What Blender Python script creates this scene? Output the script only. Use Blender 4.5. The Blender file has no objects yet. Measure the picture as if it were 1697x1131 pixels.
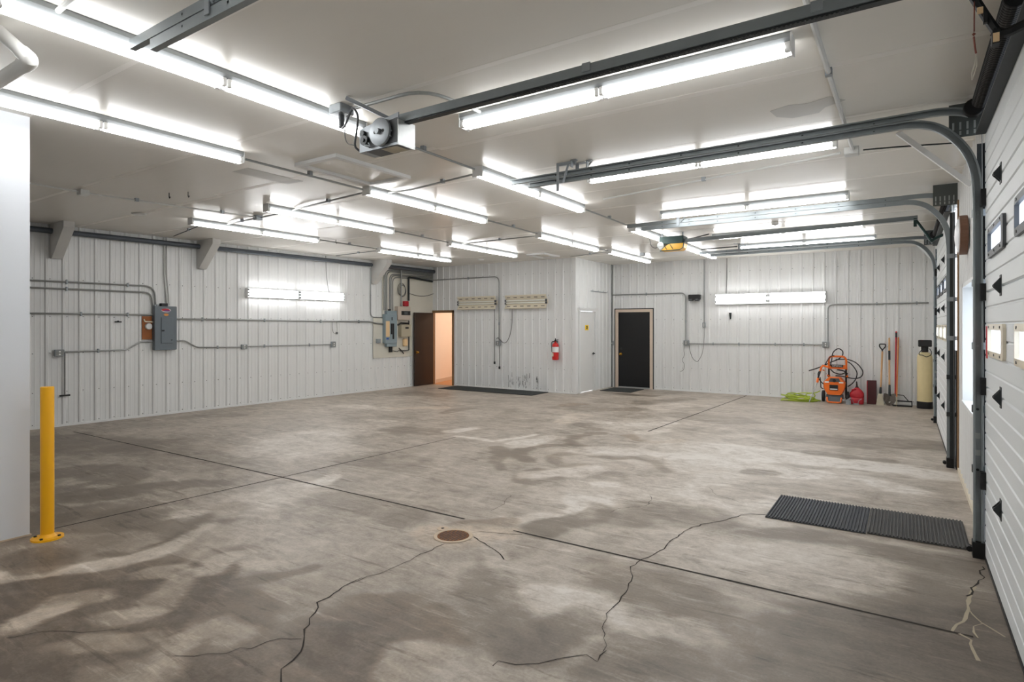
import bpy, bmesh, math, random
import numpy as np
from mathutils import Vector, Matrix, noise as mnoise
random.seed(7)
SC = bpy.context.scene
COL = SC.collection
PI = math.pi
CEIL = 3.28

# ------------------------------------------------------------------ materials
def lin(c):
    return tuple((x/12.92 if x <= .04045 else ((x+.055)/1.055)**2.4) for x in c)
def rgb(r, g, b):
    return lin((r/255, g/255, b/255)) + (1.0,)

def mat(name, col, rough=.5, metal=0.0, var=.06, scale=6.0, bump=0.0, bscale=40.0, spec=.5, coat=0.0):
    m = bpy.data.materials.new(name); m.use_nodes = True
    nt = m.node_tree; N = nt.nodes; L = nt.links
    b = N['Principled BSDF']
    b.inputs['Roughness'].default_value = rough
    b.inputs['Metallic'].default_value = metal
    b.inputs['Specular IOR Level'].default_value = spec
    b.inputs['Coat Weight'].default_value = coat
    c = rgb(*col)
    tc = N.new('ShaderNodeTexCoord')
    n = N.new('ShaderNodeTexNoise'); n.inputs['Scale'].default_value = scale; n.inputs['Detail'].default_value = 5
    L.new(tc.outputs['Object'], n.inputs['Vector'])
    r = N.new('ShaderNodeMixRGB'); r.blend_type = 'MIX'
    r.inputs[1].default_value = tuple(min(1, x*(1-var)) for x in c[:3]) + (1,)
    r.inputs[2].default_value = tuple(min(1, x*(1+var)) for x in c[:3]) + (1,)
    L.new(n.outputs['Fac'], r.inputs[0]); L.new(r.outputs[0], b.inputs['Base Color'])
    if bump:
        n2 = N.new('ShaderNodeTexNoise'); n2.inputs['Scale'].default_value = bscale; n2.inputs['Detail'].default_value = 4
        L.new(tc.outputs['Object'], n2.inputs['Vector'])
        bp = N.new('ShaderNodeBump'); bp.inputs['Strength'].default_value = bump; bp.inputs['Distance'].default_value = .01
        L.new(n2.outputs['Fac'], bp.inputs['Height']); L.new(bp.outputs[0], b.inputs['Normal'])
    return m

def emit(name, col, strength):
    m = bpy.data.materials.new(name); m.use_nodes = True
    b = m.node_tree.nodes['Principled BSDF']
    b.inputs['Base Color'].default_value = (.9, .9, .9, 1)
    b.inputs['Emission Color'].default_value = lin((col[0]/255, col[1]/255, col[2]/255)) + (1,)
    b.inputs['Emission Strength'].default_value = strength
    return m

WHITE = mat('white_painted_steel', (228, 229, 228), .38, 0, .03, 3, .03, 9)
TRIMW = mat('white_paint', (226, 227, 226), .5, 0, .03)
PARTW = mat('smooth_white_board', (226, 230, 235), .5, 0, .02, 2)
BRACEW = mat('brace_white', (205, 204, 200), .55, 0, .04)
GALV = mat('galvanised_steel', (150, 156, 160), .42, .35, .12, 14)
GALVL = mat('bright_galvanised', (172, 175, 174), .36, .4, .12, 30)
TRACK = mat('track_steel', (138, 145, 147), .4, .35, .12, 10)
CONDUIT = mat('conduit_steel', (150, 152, 150), .4, .6, .08, 20)
CONDW = mat('painted_conduit', (208, 209, 206), .45, 0, .04)
DARKM = mat('dark_steel', (52, 56, 57), .5, .5, .15, 20)
BLACKM = mat('black_steel', (24, 24, 25), .5, .3, .1, 20)
SCREW = mat('screw_grey', (120, 120, 118), .5, .5)
SCUFF = mat('scuff_black', (58, 58, 60), .7)
PIPED = mat('dark_pipe', (84, 90, 98), .45, .3, .1, 8)
BLACKP = mat('black_plastic', (24, 24, 26), .5, 0, .1)
GREYP = mat('dark_grey_plastic', (74, 77, 80), .5, 0, .05)
RUBBER = mat('black_rubber', (58, 61, 66), .6, 0, .25, 9)
RUBBER2 = mat('worn_black_rubber', (72, 71, 69), .65, 0, .3, 7)
DOORMAT = mat('dark_carpet_mat', (50, 54, 53), .95, 0, .3, 60, .5, 200)
WIRE = mat('grey_wire', (96, 96, 94), .6)
YELLOW = mat('yellow_enamel', (246, 180, 10), .32, 0, .03, 4)
ORANGE = mat('orange_plastic', (236, 112, 28), .4, 0, .04)
RED = mat('red_enamel', (205, 32, 28), .35, 0, .04)
REDP = mat('red_plastic', (178, 26, 40), .45, 0, .06)
MAROON = mat('maroon_steel', (72, 28, 30), .55, .1, .12)
WOODH = mat('ash_wood_handle', (205, 160, 112), .5, 0, .1, 12)
WOODO = mat('orange_wood_handle', (205, 125, 68), .5, 0, .08, 12)
WOODB = mat('brown_plywood', (158, 92, 40), .6, 0, .18, 9)
BROWN = mat('walnut_door', (44, 31, 25), .35, 0, .18, 5)
FRAMEB = mat('stained_oak_trim', (138, 106, 72), .45, 0, .12, 8)
BEIGE = mat('beige_frame_paint', (214, 196, 178), .5, 0, .05)
CREAM = mat('cream_enamel', (226, 217, 196), .42, 0, .04)
BLKDOOR = mat('black_door_paint', (15, 16, 18), .42, 0, .05, 3)
BOARD = mat('whitewashed_plywood', (212, 209, 196), .65, 0, .06, 4)
PANELG = mat('dark_grey_enamel', (104, 113, 120), .42, .1, .04)
PANELB = mat('blue_grey_enamel', (138, 154, 160), .45, .1, .05)
TAUPE = mat('taupe_enamel', (196, 182, 168), .5, 0, .04)
BUFF = mat('buff_enamel', (176, 168, 146), .5, 0, .05)
PAPER = mat('paper_tan', (228, 196, 150), .7)
PAPERW = mat('paper_white', (235, 235, 232), .7)
PURPLE = mat('purple_print', (105, 50, 130), .5)
REDPR = mat('red_print', (205, 45, 55), .5)
ORGPR = mat('orange_print', (225, 150, 70), .5)
BLUEPR = mat('blue_print', (45, 85, 170), .5)
YELPR = mat('yellow_print', (245, 205, 30), .5)
BRASS = mat('brass', (205, 160, 70), .25, .9)
CHROME = mat('chrome', (215, 215, 215), .18, 1.0)
TAN = mat('tan_fibreglass', (214, 198, 152), .5, 0, .05, 14)
LIME = mat('lime_hose', (168, 186, 58), .45, 0, .06)
COVERG = mat('box_cover_steel', (138, 140, 138), .45, .3, .06)
BLADE = mat('tan_worn_steel', (178, 170, 150), .5, .3, .15, 14)
BLADED = mat('dark_worn_steel', (84, 77, 70), .45, .5, .2, 14)
RUST = mat('rusty_iron', (120, 78, 44), .8, .1, .95, 34, .8, 60)
CONCR = mat('pale_concrete_ring', (196, 178, 156), .75, 0, .1, 20)
GREENM = mat('dark_green_enamel', (36, 62, 58), .42, .2, .08)
AMBER = mat('amber_lens', (250, 190, 60), .25, 0, .06, 8)
DOORW = mat('white_sectional_door', (226, 230, 231), .45, 0, .025, 60, .12, 260)
DOORC = mat('white_closet_door', (222, 222, 220), .45, 0, .02)
BROWNR = mat('brown_wood_rim', (112, 78, 58), .5, 0, .12)
DIAL = mat('clock_dial', (236, 238, 240), .3)
OFFW = mat('peach_wall', (243, 230, 216), .7, 0, .02)
OAK = mat('oak_floor', (190, 130, 75), .4, 0, .12, 6)
PVC = mat('white_pvc', (222, 222, 218), .35, 0, .03)
ROPER = mat('red_cord', (128, 70, 58), .8, 0, .1)
ROPEW = mat('pale_cord', (200, 192, 178), .8, 0, .1)
WHITEPL = mat('white_plastic', (232, 232, 230), .4, 0, .03)
TUBEOFF = mat('unlit_tube', (236, 234, 226), .25, 0, .01)
PLATEG = mat('grey_bracket_steel', (84, 89, 87), .5, .3, .1)
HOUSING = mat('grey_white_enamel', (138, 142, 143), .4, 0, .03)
TUBE = emit('fluorescent_tube', (253, 253, 254), 14.5)
LAMPW = emit('warm_lamp', (255, 236, 216), 120.0)

def glass_mat():
    m = bpy.data.materials.new('window_glass'); m.use_nodes = True
    nt = m.node_tree; N = nt.nodes; L = nt.links
    for n in list(N): N.remove(n)
    o = N.new('ShaderNodeOutputMaterial'); t = N.new('ShaderNodeBsdfTransparent'); g = N.new('ShaderNodeBsdfGlossy')
    t.inputs[0].default_value = (.93, .96, .98, 1); g.inputs['Roughness'].default_value = .03
    x = N.new('ShaderNodeMixShader'); x.inputs[0].default_value = .06
    L.new(t.outputs[0], x.inputs[1]); L.new(g.outputs[0], x.inputs[2]); L.new(x.outputs[0], o.inputs[0])
    return m
GLASS = glass_mat()
def frosted_mat():
    m = bpy.data.materials.new('hazed_acrylic'); m.use_nodes = True
    nt = m.node_tree; N = nt.nodes; L = nt.links
    for n in list(N): N.remove(n)
    o = N.new('ShaderNodeOutputMaterial'); t = N.new('ShaderNodeBsdfTransparent'); d = N.new('ShaderNodeBsdfTranslucent')
    d.inputs[0].default_value = (.92, .95, 1, 1); t.inputs[0].default_value = (.95, .97, 1, 1)
    ns = N.new('ShaderNodeTexNoise'); ns.inputs['Scale'].default_value = 3
    x = N.new('ShaderNodeMixShader'); r = N.new('ShaderNodeMapRange'); r.inputs['To Min'].default_value = .6; r.inputs['To Max'].default_value = .8
    L.new(ns.outputs['Fac'], r.inputs['Value']); L.new(r.outputs[0], x.inputs[0])
    L.new(t.outputs[0], x.inputs[1]); L.new(d.outputs[0], x.inputs[2]); L.new(x.outputs[0], o.inputs[0])
    return m
FROST = frosted_mat()

def ceiling_mat(name, c1, c2, rough):
    m = bpy.data.materials.new(name); m.use_nodes = True
    nt = m.node_tree; N = nt.nodes; L = nt.links; b = N['Principled BSDF']
    tc = N.new('ShaderNodeTexCoord')
    n = N.new('ShaderNodeTexNoise'); n.inputs['Scale'].default_value = .8; n.inputs['Detail'].default_value = 5
    L.new(tc.outputs['Object'], n.inputs['Vector'])
    mp = N.new('ShaderNodeMapping'); mp.inputs['Scale'].default_value = (.6, 7, 1)
    L.new(tc.outputs['Object'], mp.inputs['Vector'])
    n2 = N.new('ShaderNodeTexNoise'); n2.inputs['Scale'].default_value = 1.6; n2.inputs['Detail'].default_value = 4
    L.new(mp.outputs[0], n2.inputs['Vector'])
    mx = N.new('ShaderNodeMixRGB'); mx.inputs[1].default_value = rgb(*c1); mx.inputs[2].default_value = rgb(*c2)
    ad = N.new('ShaderNodeMath'); ad.operation = 'MULTIPLY_ADD'; ad.inputs[1].default_value = .2
    L.new(n2.outputs['Fac'], ad.inputs[0])
    h = N.new('ShaderNodeMath'); h.operation = 'MULTIPLY'; h.inputs[1].default_value = .5
    L.new(n.outputs['Fac'], h.inputs[0]); L.new(h.outputs[0], ad.inputs[2])
    L.new(ad.outputs[0], mx.inputs[0]); L.new(mx.outputs[0], b.inputs['Base Color'])
    rr = N.new('ShaderNodeMapRange'); rr.inputs['To Min'].default_value = rough-.01; rr.inputs['To Max'].default_value = rough+.03
    L.new(n2.outputs['Fac'], rr.inputs['Value']); L.new(rr.outputs[0], b.inputs['Roughness'])
    b.inputs['Specular IOR Level'].default_value = .12
    bp = N.new('ShaderNodeBump'); bp.inputs['Strength'].default_value = .035; bp.inputs['Distance'].default_value = .02
    L.new(n2.outputs['Fac'], bp.inputs['Height']); L.new(bp.outputs[0], b.inputs['Normal'])
    return m
CEILM = ceiling_mat('ceiling_panel', (230, 227, 219), (236, 233, 226), .25)
SEAM = ceiling_mat('ceiling_taped_joint', (234, 231, 224), (239, 236, 230), .36)
PATCHM = ceiling_mat('ceiling_bare_patch', (186, 184, 178), (196, 194, 188), .4)

def floor_mat():
    m = bpy.data.materials.new('stained_concrete'); m.use_nodes = True
    nt = m.node_tree; N = nt.nodes; L = nt.links; b = N['Principled BSDF']
    tc = N.new('ShaderNodeTexCoord')
    at = N.new('ShaderNodeAttribute'); at.attribute_name = 'stain'
    sp = N.new('ShaderNodeSeparateColor'); L.new(at.outputs['Color'], sp.inputs[0])
    def noise(scale, det, rough=.55, dist=0.0, stretch=None):
        n = N.new('ShaderNodeTexNoise'); n.inputs['Scale'].default_value = scale; n.inputs['Detail'].default_value = det
        n.inputs['Roughness'].default_value = rough; n.inputs['Distortion'].default_value = dist
        if stretch:
            mp = N.new('ShaderNodeMapping'); mp.inputs['Scale'].default_value = stretch; mp.inputs['Rotation'].default_value = (0, 0, .35)
            L.new(tc.outputs['Object'], mp.inputs['Vector']); L.new(mp.outputs[0], n.inputs['Vector'])
        else: L.new(tc.outputs['Object'], n.inputs['Vector'])
        return n
    def math_(op, a, bb, clamp=False):
        x = N.new('ShaderNodeMath'); x.operation = op; x.use_clamp = clamp
        for i, v in enumerate((a, bb)):
            if isinstance(v, (int, float)): x.inputs[i].default_value = v
            else: L.new(v, x.inputs[i])
        return x.outputs[0]
    n1 = noise(.9, 8, .62, .8); n2 = noise(5, 8, .7, .3); n3 = noise(1.5, 7, .65, 1.5, (1.0, 2.6, 1)); n4 = noise(60, 3, .6)
    t = math_('MULTIPLY_ADD', n1.outputs['Fac'], 1.1); t.node.inputs[2].default_value = -.55
    t2 = math_('MULTIPLY_ADD', n3.outputs['Fac'], 1.1); t2.node.inputs[2].default_value = -.55
    t3 = math_('MULTIPLY_ADD', n2.outputs['Fac'], .55); t3.node.inputs[2].default_value = -.275
    t4 = math_('MULTIPLY_ADD', n4.outputs['Fac'], .5); t4.node.inputs[2].default_value = -.25
    base = math_('ADD', math_('ADD', t, t2), math_('ADD', t3, t4))
    st = math_('MULTIPLY_ADD', sp.outputs[0], 2.0); st.node.inputs[2].default_value = -1.0
    # ragged edges: the stain fades in and out with the fine noise
    n5 = noise(11, 10, .78, .6, (1.0, 1.7, 1)); n6 = noise(2.6, 9, .72, 1.0)
    rag = N.new('ShaderNodeMapRange'); rag.inputs['From Min'].default_value = .36; rag.inputs['From Max'].default_value = .60
    rag.inputs['To Min'].default_value = .35; rag.inputs['To Max'].default_value = 1.15
    L.new(math_('MULTIPLY_ADD', n5.outputs['Fac'], .5), rag.inputs['Value'])
    L.new(math_('MULTIPLY', n6.outputs['Fac'], .5), rag.inputs['Value'].links[0].from_node.inputs[2])
    rag = rag.outputs[0]
    fine = math_('MULTIPLY_ADD', n5.outputs['Fac'], .9); fine.node.inputs[2].default_value = -.45
    med = math_('MULTIPLY_ADD', n6.outputs['Fac'], 1.1); med.node.inputs[2].default_value = -.55
    base = math_('ADD', base, math_('ADD', fine, med))
    # pale scratches, only where a sharp stretched noise breaks through
    def scratch(rot, sc, lo, hi, gain):
        mp = N.new('ShaderNodeMapping'); mp.inputs['Rotation'].default_value = (0, 0, rot); mp.inputs['Scale'].default_value = (1, 7, 1)
        L.new(tc.outputs['Object'], mp.inputs['Vector'])
        n = N.new('ShaderNodeTexNoise'); n.inputs['Scale'].default_value = sc; n.inputs['Detail'].default_value = 6; n.inputs['Roughness'].default_value = .7; n.inputs['Distortion'].default_value = .4
        L.new(mp.outputs[0], n.inputs['Vector'])
        r = N.new('ShaderNodeMapRange'); r.inputs['From Min'].default_value = lo; r.inputs['From Max'].default_value = hi; r.inputs['To Max'].default_value = gain
        L.new(n.outputs['Fac'], r.inputs['Value']); return r.outputs[0]
    base = math_('ADD', base, math_('ADD', math_('ADD', scratch(.5, 1.6, .57, .74, .55), scratch(-.25, 2.6, .58, .74, .45)), math_('MULTIPLY', scratch(1.1, 1.5, .57, .74, .7), -1.0)))
    tot = math_('ADD', math_('MULTIPLY', base, .92), math_('MULTIPLY', st, math_('MULTIPLY', rag, .92)))
    v = math_('MULTIPLY_ADD', tot, .5, True); v.node.inputs[2].default_value = .5
    cr = N.new('ShaderNodeValToRGB'); e = cr.color_ramp.elements
    e[0].position = 0.04; e[0].color = rgb(90, 81, 71)
    e[1].position = .97; e[1].color = rgb(216, 212, 206)
    a = e.new(.34); a.color = rgb(132, 122, 111)
    a = e.new(.52); a.color = rgb(164, 155, 144)
    a = e.new(.70); a.color = rgb(190, 182, 172)
    L.new(v, cr.inputs[0])
    tint = N.new('ShaderNodeMixRGB'); tint.blend_type = 'MULTIPLY'; tint.inputs[2].default_value = (1.0, .87, .73, 1)
    bt = math_('MULTIPLY', sp.outputs[1], math_('MULTIPLY', rag, .75), True)
    L.new(bt, tint.inputs[0]); L.new(cr.outputs[0], tint.inputs[1])
    L.new(tint.outputs[0], b.inputs['Base Color'])
    rr = N.new('ShaderNodeMapRange'); rr.inputs['To Min'].default_value = .36; rr.inputs['To Max'].default_value = .62
    L.new(n3.outputs['Fac'], rr.inputs['Value']); L.new(rr.outputs[0], b.inputs['Roughness'])
    bp = N.new('ShaderNodeBump'); bp.inputs['Strength'].default_value = .12; bp.inputs['Distance'].default_value = .006
    L.new(n2.outputs['Fac'], bp.inputs['Height']); L.new(bp.outputs[0], b.inputs['Normal'])
    return m
FLOORM = floor_mat()
CRACK = mat('crack_dark', (44, 38, 33), .9, 0, .2)
CRACKT = mat('crack_filler_tan', (176, 164, 142), .8, 0, .15)
JOINT = mat('joint_dark', (48, 43, 38), .9, 0, .3, 3)

# ------------------------------------------------------------------ frames and mesh building
ID = lambda p: p
_t = math.hypot(1, .0451)
def LWF(p):      # the wall opposite the garage doors: u runs along y, n into the room
    u, n, z = p
    return (-11.52 + .0451*(u-3.61) + n/_t, u - n*.0451/_t, z)
def OWF(p): return (p[0], 12.72 - p[1], p[2])        # office front
def SWF(p): return (-6.6 + p[1], p[0], p[2])         # office side
def BWF(p): return (p[0], 14.82 - p[1], p[2])        # far wall
def RWF(p): return (.52 - p[1], p[0], p[2])          # garage door wall
def CWF(p): return (p[0], p[1], CEIL - p[2])         # ceiling, depth downward

ORG = {}
class M:
    def __init__(s, fr=ID): s.bm = bmesh.new(); s.fr = fr; s.mi = 0
    def v(s, p): return s.bm.verts.new(s.fr(tuple(p)))
    def f(s, vs):
        try:
            fc = s.bm.faces.new(vs); fc.material_index = s.mi; return fc
        except ValueError: return None
    def box(s, a0, a1, b0, b1, c0, c1):
        a0, a1 = sorted((a0, a1)); b0, b1 = sorted((b0, b1)); c0, c1 = sorted((c0, c1))
        w = [s.v((x, y, z)) for z in (c0, c1) for y in (b0, b1) for x in (a0, a1)]
        for q in ((0,1,3,2),(4,6,7,5),(0,4,5,1),(2,3,7,6),(0,2,6,4),(1,5,7,3)): s.f([w[i] for i in q])
        return s
    def bbox(s, a0, a1, b0, b1, c0, c1, r=.01):      # box with rounded vertical and horizontal edges (chamfered)
        a0, a1 = sorted((a0, a1)); b0, b1 = sorted((b0, b1)); c0, c1 = sorted((c0, c1))
        rings = []
        for z, i in ((c0, r), (c0+r, 0), (c1-r, 0), (c1, r)):
            x0, x1, y0, y1 = a0+i, a1-i, b0+i, b1-i
            rings.append([s.v(p) for p in ((x0+r,y0,z),(x1-r,y0,z),(x1,y0+r,z),(x1,y1-r,z),(x1-r,y1,z),(x0+r,y1,z),(x0,y1-r,z),(x0,y0+r,z))])
        s._rings(rings, True); return s
    def _rings(s, rings, caps):
        n = len(rings[0])
        for A, B in zip(rings, rings[1:]):
            for i in range(n): s.f([A[i], A[(i+1) % n], B[(i+1) % n], B[i]])
        if caps: s.f(rings[0][::-1]); s.f(rings[-1])
    def tube(s, pts, r, n=8, closed=False, caps=True):
        P = [Vector(s.fr(tuple(p))) for p in pts]; k = len(P)
        rr = r if isinstance(r, (list, tuple)) else [r]*k
        rings = []; up = None
        for i, p in enumerate(P):
            a = P[i-1] if (i > 0 or closed) else P[i]; b = P[(i+1) % k] if (i < k-1 or closed) else P[i]
            d = (b-a).normalized()
            if up is None:
                up = d.orthogonal().normalized()
            else:
                up = (up - d*up.dot(d)); up = up.normalized() if up.length > 1e-6 else d.orthogonal().normalized()
            w = d.cross(up)
            rings.append([s.bm.verts.new(p + up*math.cos(2*PI*j/n)*rr[i] + w*math.sin(2*PI*j/n)*rr[i]) for j in range(n)])
        if closed: rings.append(rings[0]); caps = False
        s._rings(rings, caps); return s
    def cyl(s, p0, p1, r, n=16): return s.tube([p0, p1], r, n)
    def lathe(s, prof, c, axis='z', n=24):           # prof: (radius, height along the axis)
        rings = []
        for r, h in prof:
            r = max(r, .0004); ring = []
            for j in range(n):
                a = 2*PI*j/n; x, y = r*math.cos(a), r*math.sin(a)
                q = {'z': (x, y, h), 'y': (x, h, y), 'x': (h, x, y)}[axis]
                ring.append(s.v((c[0]+q[0], c[1]+q[1], c[2]+q[2])))
            rings.append(ring)
        s._rings(rings, True); return s
    def prism(s, poly, axis, h0, h1):                # poly in the two other axes (in order), extruded
        def pt(a, b, h): return {'x': (h, a, b), 'y': (a, h, b), 'z': (a, b, h)}[axis]
        A = [s.v(pt(a, b, h0)) for a, b in poly]; B = [s.v(pt(a, b, h1)) for a, b in poly]
        s._rings([A, B], True); return s
    def sweep(s, path, prof):                        # path in (x, z) at y=0, prof in (y, normal offset): a channel along the path
        rings = []
        for i, (x, z) in enumerate(path):
            a = path[max(0, i-1)]; b = path[min(len(path)-1, i+1)]
            dx, dz = b[0]-a[0], b[1]-a[1]; l = math.hypot(dx, dz); nx, nz = -dz/l, dx/l
            rings.append([s.v((x + nx*o, y, z + nz*o)) for y, o in prof])
        s._rings(rings, True); return s
    def done(s, name, m, parent=None, smooth=False, loc=None):
        ms = m if isinstance(m, (list, tuple)) else [m]
        bmesh.ops.recalc_face_normals(s.bm, faces=s.bm.faces[:])
        if parent is not None: o0 = ORG[parent.name]
        elif loc is not None: o0 = Vector(loc)
        else:
            co = [v.co for v in s.bm.verts]
            lo = [min(c[i] for c in co) for i in range(3)]; hi = [max(c[i] for c in co) for i in range(3)]
            o0 = Vector(((lo[0]+hi[0])/2, (lo[1]+hi[1])/2, lo[2]))
        bmesh.ops.translate(s.bm, vec=-o0, verts=s.bm.verts[:])
        me = bpy.data.meshes.new(name); s.bm.to_mesh(me); s.bm.free()
        for x in ms: me.materials.append(x)
        if smooth:
            for p in me.polygons: p.use_smooth = True
            try: me.set_sharp_from_angle(angle=.6)
            except Exception: pass
        o = bpy.data.objects.new(name, me); COL.objects.link(o)
        if parent is not None: o.parent = parent
        else: o.location = o0
        ORG[o.name] = o0
        return o

def thing(name, label, cat, loc=(0, 0, 0), group=None):
    o = bpy.data.objects.new(name, None); COL.objects.link(o); o.location = loc
    o.empty_display_size = .1
    o['label'] = label; o['category'] = cat
    if group: o['group'] = group
    ORG[o.name] = Vector(loc); return o
def tag(o, label, cat, group=None):
    o['label'] = label; o['category'] = cat
    if group: o['group'] = group
    return o
def struct(o, label=None, cat=None):
    o['kind'] = 'structure'
    if label: o['label'] = label
    if cat: o['category'] = cat
    return o
def dup(root, loc, rz, label):
    r = root.copy(); COL.objects.link(r); r.location = loc; r.rotation_euler = (0, 0, rz); r['label'] = label
    for ch in list(root.children):
        c = ch.copy(); COL.objects.link(c); c.parent = r
        for g in ch.children:
            d = g.copy(); COL.objects.link(d); d.parent = c
    return r
def smooth_path(pts, k=6):                           # Catmull-Rom through the points
    P = [Vector(p) for p in pts]; out = []
    for i in range(len(P)-1):
        a = P[i-1] if i else P[0]*2-P[1]; b = P[i]; c = P[i+1]; d = P[i+2] if i+2 < len(P) else P[-1]*2-P[-2]
        for j in range(k):
            t = j/k
            out.append(tuple(.5*((2*b) + (c-a)*t + (2*a-5*b+4*c-d)*t*t + (3*b-a-3*c+d)*t**3)))
    out.append(tuple(P[-1])); return out
def bend(pts, r, k=5):                               # round the corners of a polyline
    P = [Vector(p) for p in pts]; out = [tuple(P[0])]
    for i in range(1, len(P)-1):
        a = (P[i-1]-P[i]); b = (P[i+1]-P[i]); q = min(r, a.length*.49, b.length*.49)
        p0 = P[i]+a.normalized()*q; p1 = P[i]+b.normalized()*q
        for j in range(k+1):
            t = j/k; out.append(tuple(p0*(1-t)**2 + P[i]*2*t*(1-t) + p1*t*t))
    out.append(tuple(P[-1])); return out

def text_mesh(name, txt, size, m, parent, fn, depth=.002):
    cu = bpy.data.curves.new(name, 'FONT'); cu.body = txt; cu.size = size; cu.align_x = 'CENTER'; cu.align_y = 'CENTER'; cu.extrude = depth
    t = bpy.data.objects.new(name, cu); COL.objects.link(t)
    dg = bpy.context.evaluated_depsgraph_get(); me = bpy.data.meshes.new_from_object(t.evaluated_get(dg))
    bpy.data.objects.remove(t); bpy.data.curves.remove(cu)
    o0 = ORG[parent.name]
    for v in me.vertices: v.co = Vector(fn(tuple(v.co))) - o0
    me.materials.clear(); me.materials.append(m)
    o = bpy.data.objects.new(name, me); COL.objects.link(o); o.parent = parent; ORG[o.name] = o0
    return o

# ------------------------------------------------------------------ the room
def ribbed(name, fr, u0, u1, z0, z1, pitch, phase, holes=(), screws=True, scuffs=(), screw_z=(.07, .58, 1.2, 1.8, 2.4, 2.95)):
    """A sheet-steel wall with tall ribs every PITCH and two low ones between."""
    m = M(fr)
    prof = []
    k0 = int(math.floor((u0-phase)/pitch))-1; k1 = int(math.ceil((u1-phase)/pitch))+1
    for k in range(k0, k1+1):
        c = phase + k*pitch
        for d, h in ((-.032, 0), (-.014, .019), (.014, .019), (.032, 0)): prof.append((c+d, h))
        for q in (1/3., 2/3.):
            cc = c+pitch*q
            for d, h in ((-.012, 0), (-.006, .003), (.006, .003), (.012, 0)): prof.append((cc+d, h))
    def off(u):
        for (a, ha), (b, hb) in zip(prof, prof[1:]):
            if a <= u <= b: return ha + (hb-ha)*(u-a)/(b-a) if b > a else ha
        return 0
    us = sorted({round(u, 5) for u, _ in prof if u0 < u < u1} | {u0, u1} | {x for h in holes for x in h[:2] if u0 < x < u1})
    zs = sorted({z0, z1} | {x for h in holes for x in h[2:] if z0 < x < z1})
    V = {}
    def g(i, j):
        if (i, j) not in V: V[i, j] = m.v((us[i], off(us[i]), zs[j]))
        return V[i, j]
    for i in range(len(us)-1):
        for j in range(len(zs)-1):
            cu, cz = (us[i]+us[i+1])/2, (zs[j]+zs[j+1])/2
            if any(h[0] < cu < h[1] and h[2] < cz < h[3] for h in holes): continue
            m.f([g(i, j), g(i+1, j), g(i+1, j+1), g(i, j+1)])
    def inhole(u, z, e=.03): return any(h[0]-e < u < h[1]+e and h[2]-e < z < h[3]+e for h in holes)
    if screws:
        m.mi = 1
        for k in range(k0, k1+1):
            u = phase + k*pitch + .045
            for z in screw_z:
                if u0+.02 < u < u1-.02 and not inhole(u, z) and z < z1-.05:
                    zz = z + random.uniform(-.004, .004)
                    ring = [m.v((u+.008*math.cos(a*PI/3), .006, zz+.008*math.sin(a*PI/3))) for a in range(6)]
                    b = [m.v((u+.008*math.cos(a*PI/3), 0, zz+.008*math.sin(a*PI/3))) for a in range(6)]
                    m._rings([b, ring], True)
    m.mi = 2
    for (ua, za, ub, zb, w) in scuffs:
        h = off((ua+ub)/2)+.0025
        m.f([m.v((ua-w, h, za)), m.v((ua+w, h, za)), m.v((ub+w*.6, h, zb)), m.v((ub-w*.6, h, zb))])
    o = m.done(name, [WHITE, SCREW, SCUFF], loc=fr((u0, 0, z0)))
    return struct(o)

struct(ribbed('wall_left', LWF, -2.6, 12.86, 0, CEIL, .2286, 3.84, screw_z=(.06, .57, 1.2, 1.79, 2.4)), 'long white ribbed steel wall carrying the grey breaker box', 'wall')
rs = random.Random(3)
sc = []
for k in range(60):
    u = rs.choice([-8.5, -8.38, -8.22, -8.2, -8.06, -8.02, -7.98, -7.9, -7.66]) + rs.uniform(-.035, .035)
    z = rs.uniform(.06, .34); sc.append((u, z, u+rs.uniform(-.008, .008), z+rs.uniform(.03, .14), rs.uniform(.002, .007)))
struct(ribbed('wall_office', OWF, -11.16, -6.6, 0, CEIL, .222, -10.71, holes=[(-11.06, -10.36, 0, 2.02)], scuffs=sc), 'white ribbed wall with the red fire extinguisher', 'wall')
struct(ribbed('wall_side', SWF, 12.72, 14.82, 0, CEIL, .2286, 13.84, holes=[(12.90, 13.78, 0, 2.05)], screw_z=()), 'short white ribbed wall with the closet door', 'wall')
struct(ribbed('wall_back', BWF, -6.6, .52, 0, CEIL, .2286, -3.56, holes=[(-6.42, -5.48, 0, 2.03)]), 'far white ribbed wall with the black door', 'wall')
struct(ribbed('wall_right', RWF, -2.6, 14.82, 0, CEIL, .2286, 5.5, holes=[(1.55, 5.36, 0, 3.06), (8.44, 12.34, 0, 3.06), (6.45, 7.75, .87, 2.04)]), 'white ribbed wall that holds both garage doors', 'wall')
m = M(); m.box(-11.9, .6, -2.72, -2.62, 0, CEIL); struct(m.done('wall_front', TRIMW), 'plain white wall behind the viewpoint', 'wall')
m = M(); m.box(-5.87, -5.72, -2.62, 1.8, 0, CEIL); struct(m.done('wall_partition', PARTW), 'smooth white partition wall beside the yellow bollard', 'wall')
m = M(); m.box(-5.88, -5.715, -2.62, 1.81, .0, .012); struct(m.done('baseboard_partition', CONCR), 'thin grout line under the white partition', 'trim')
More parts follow.
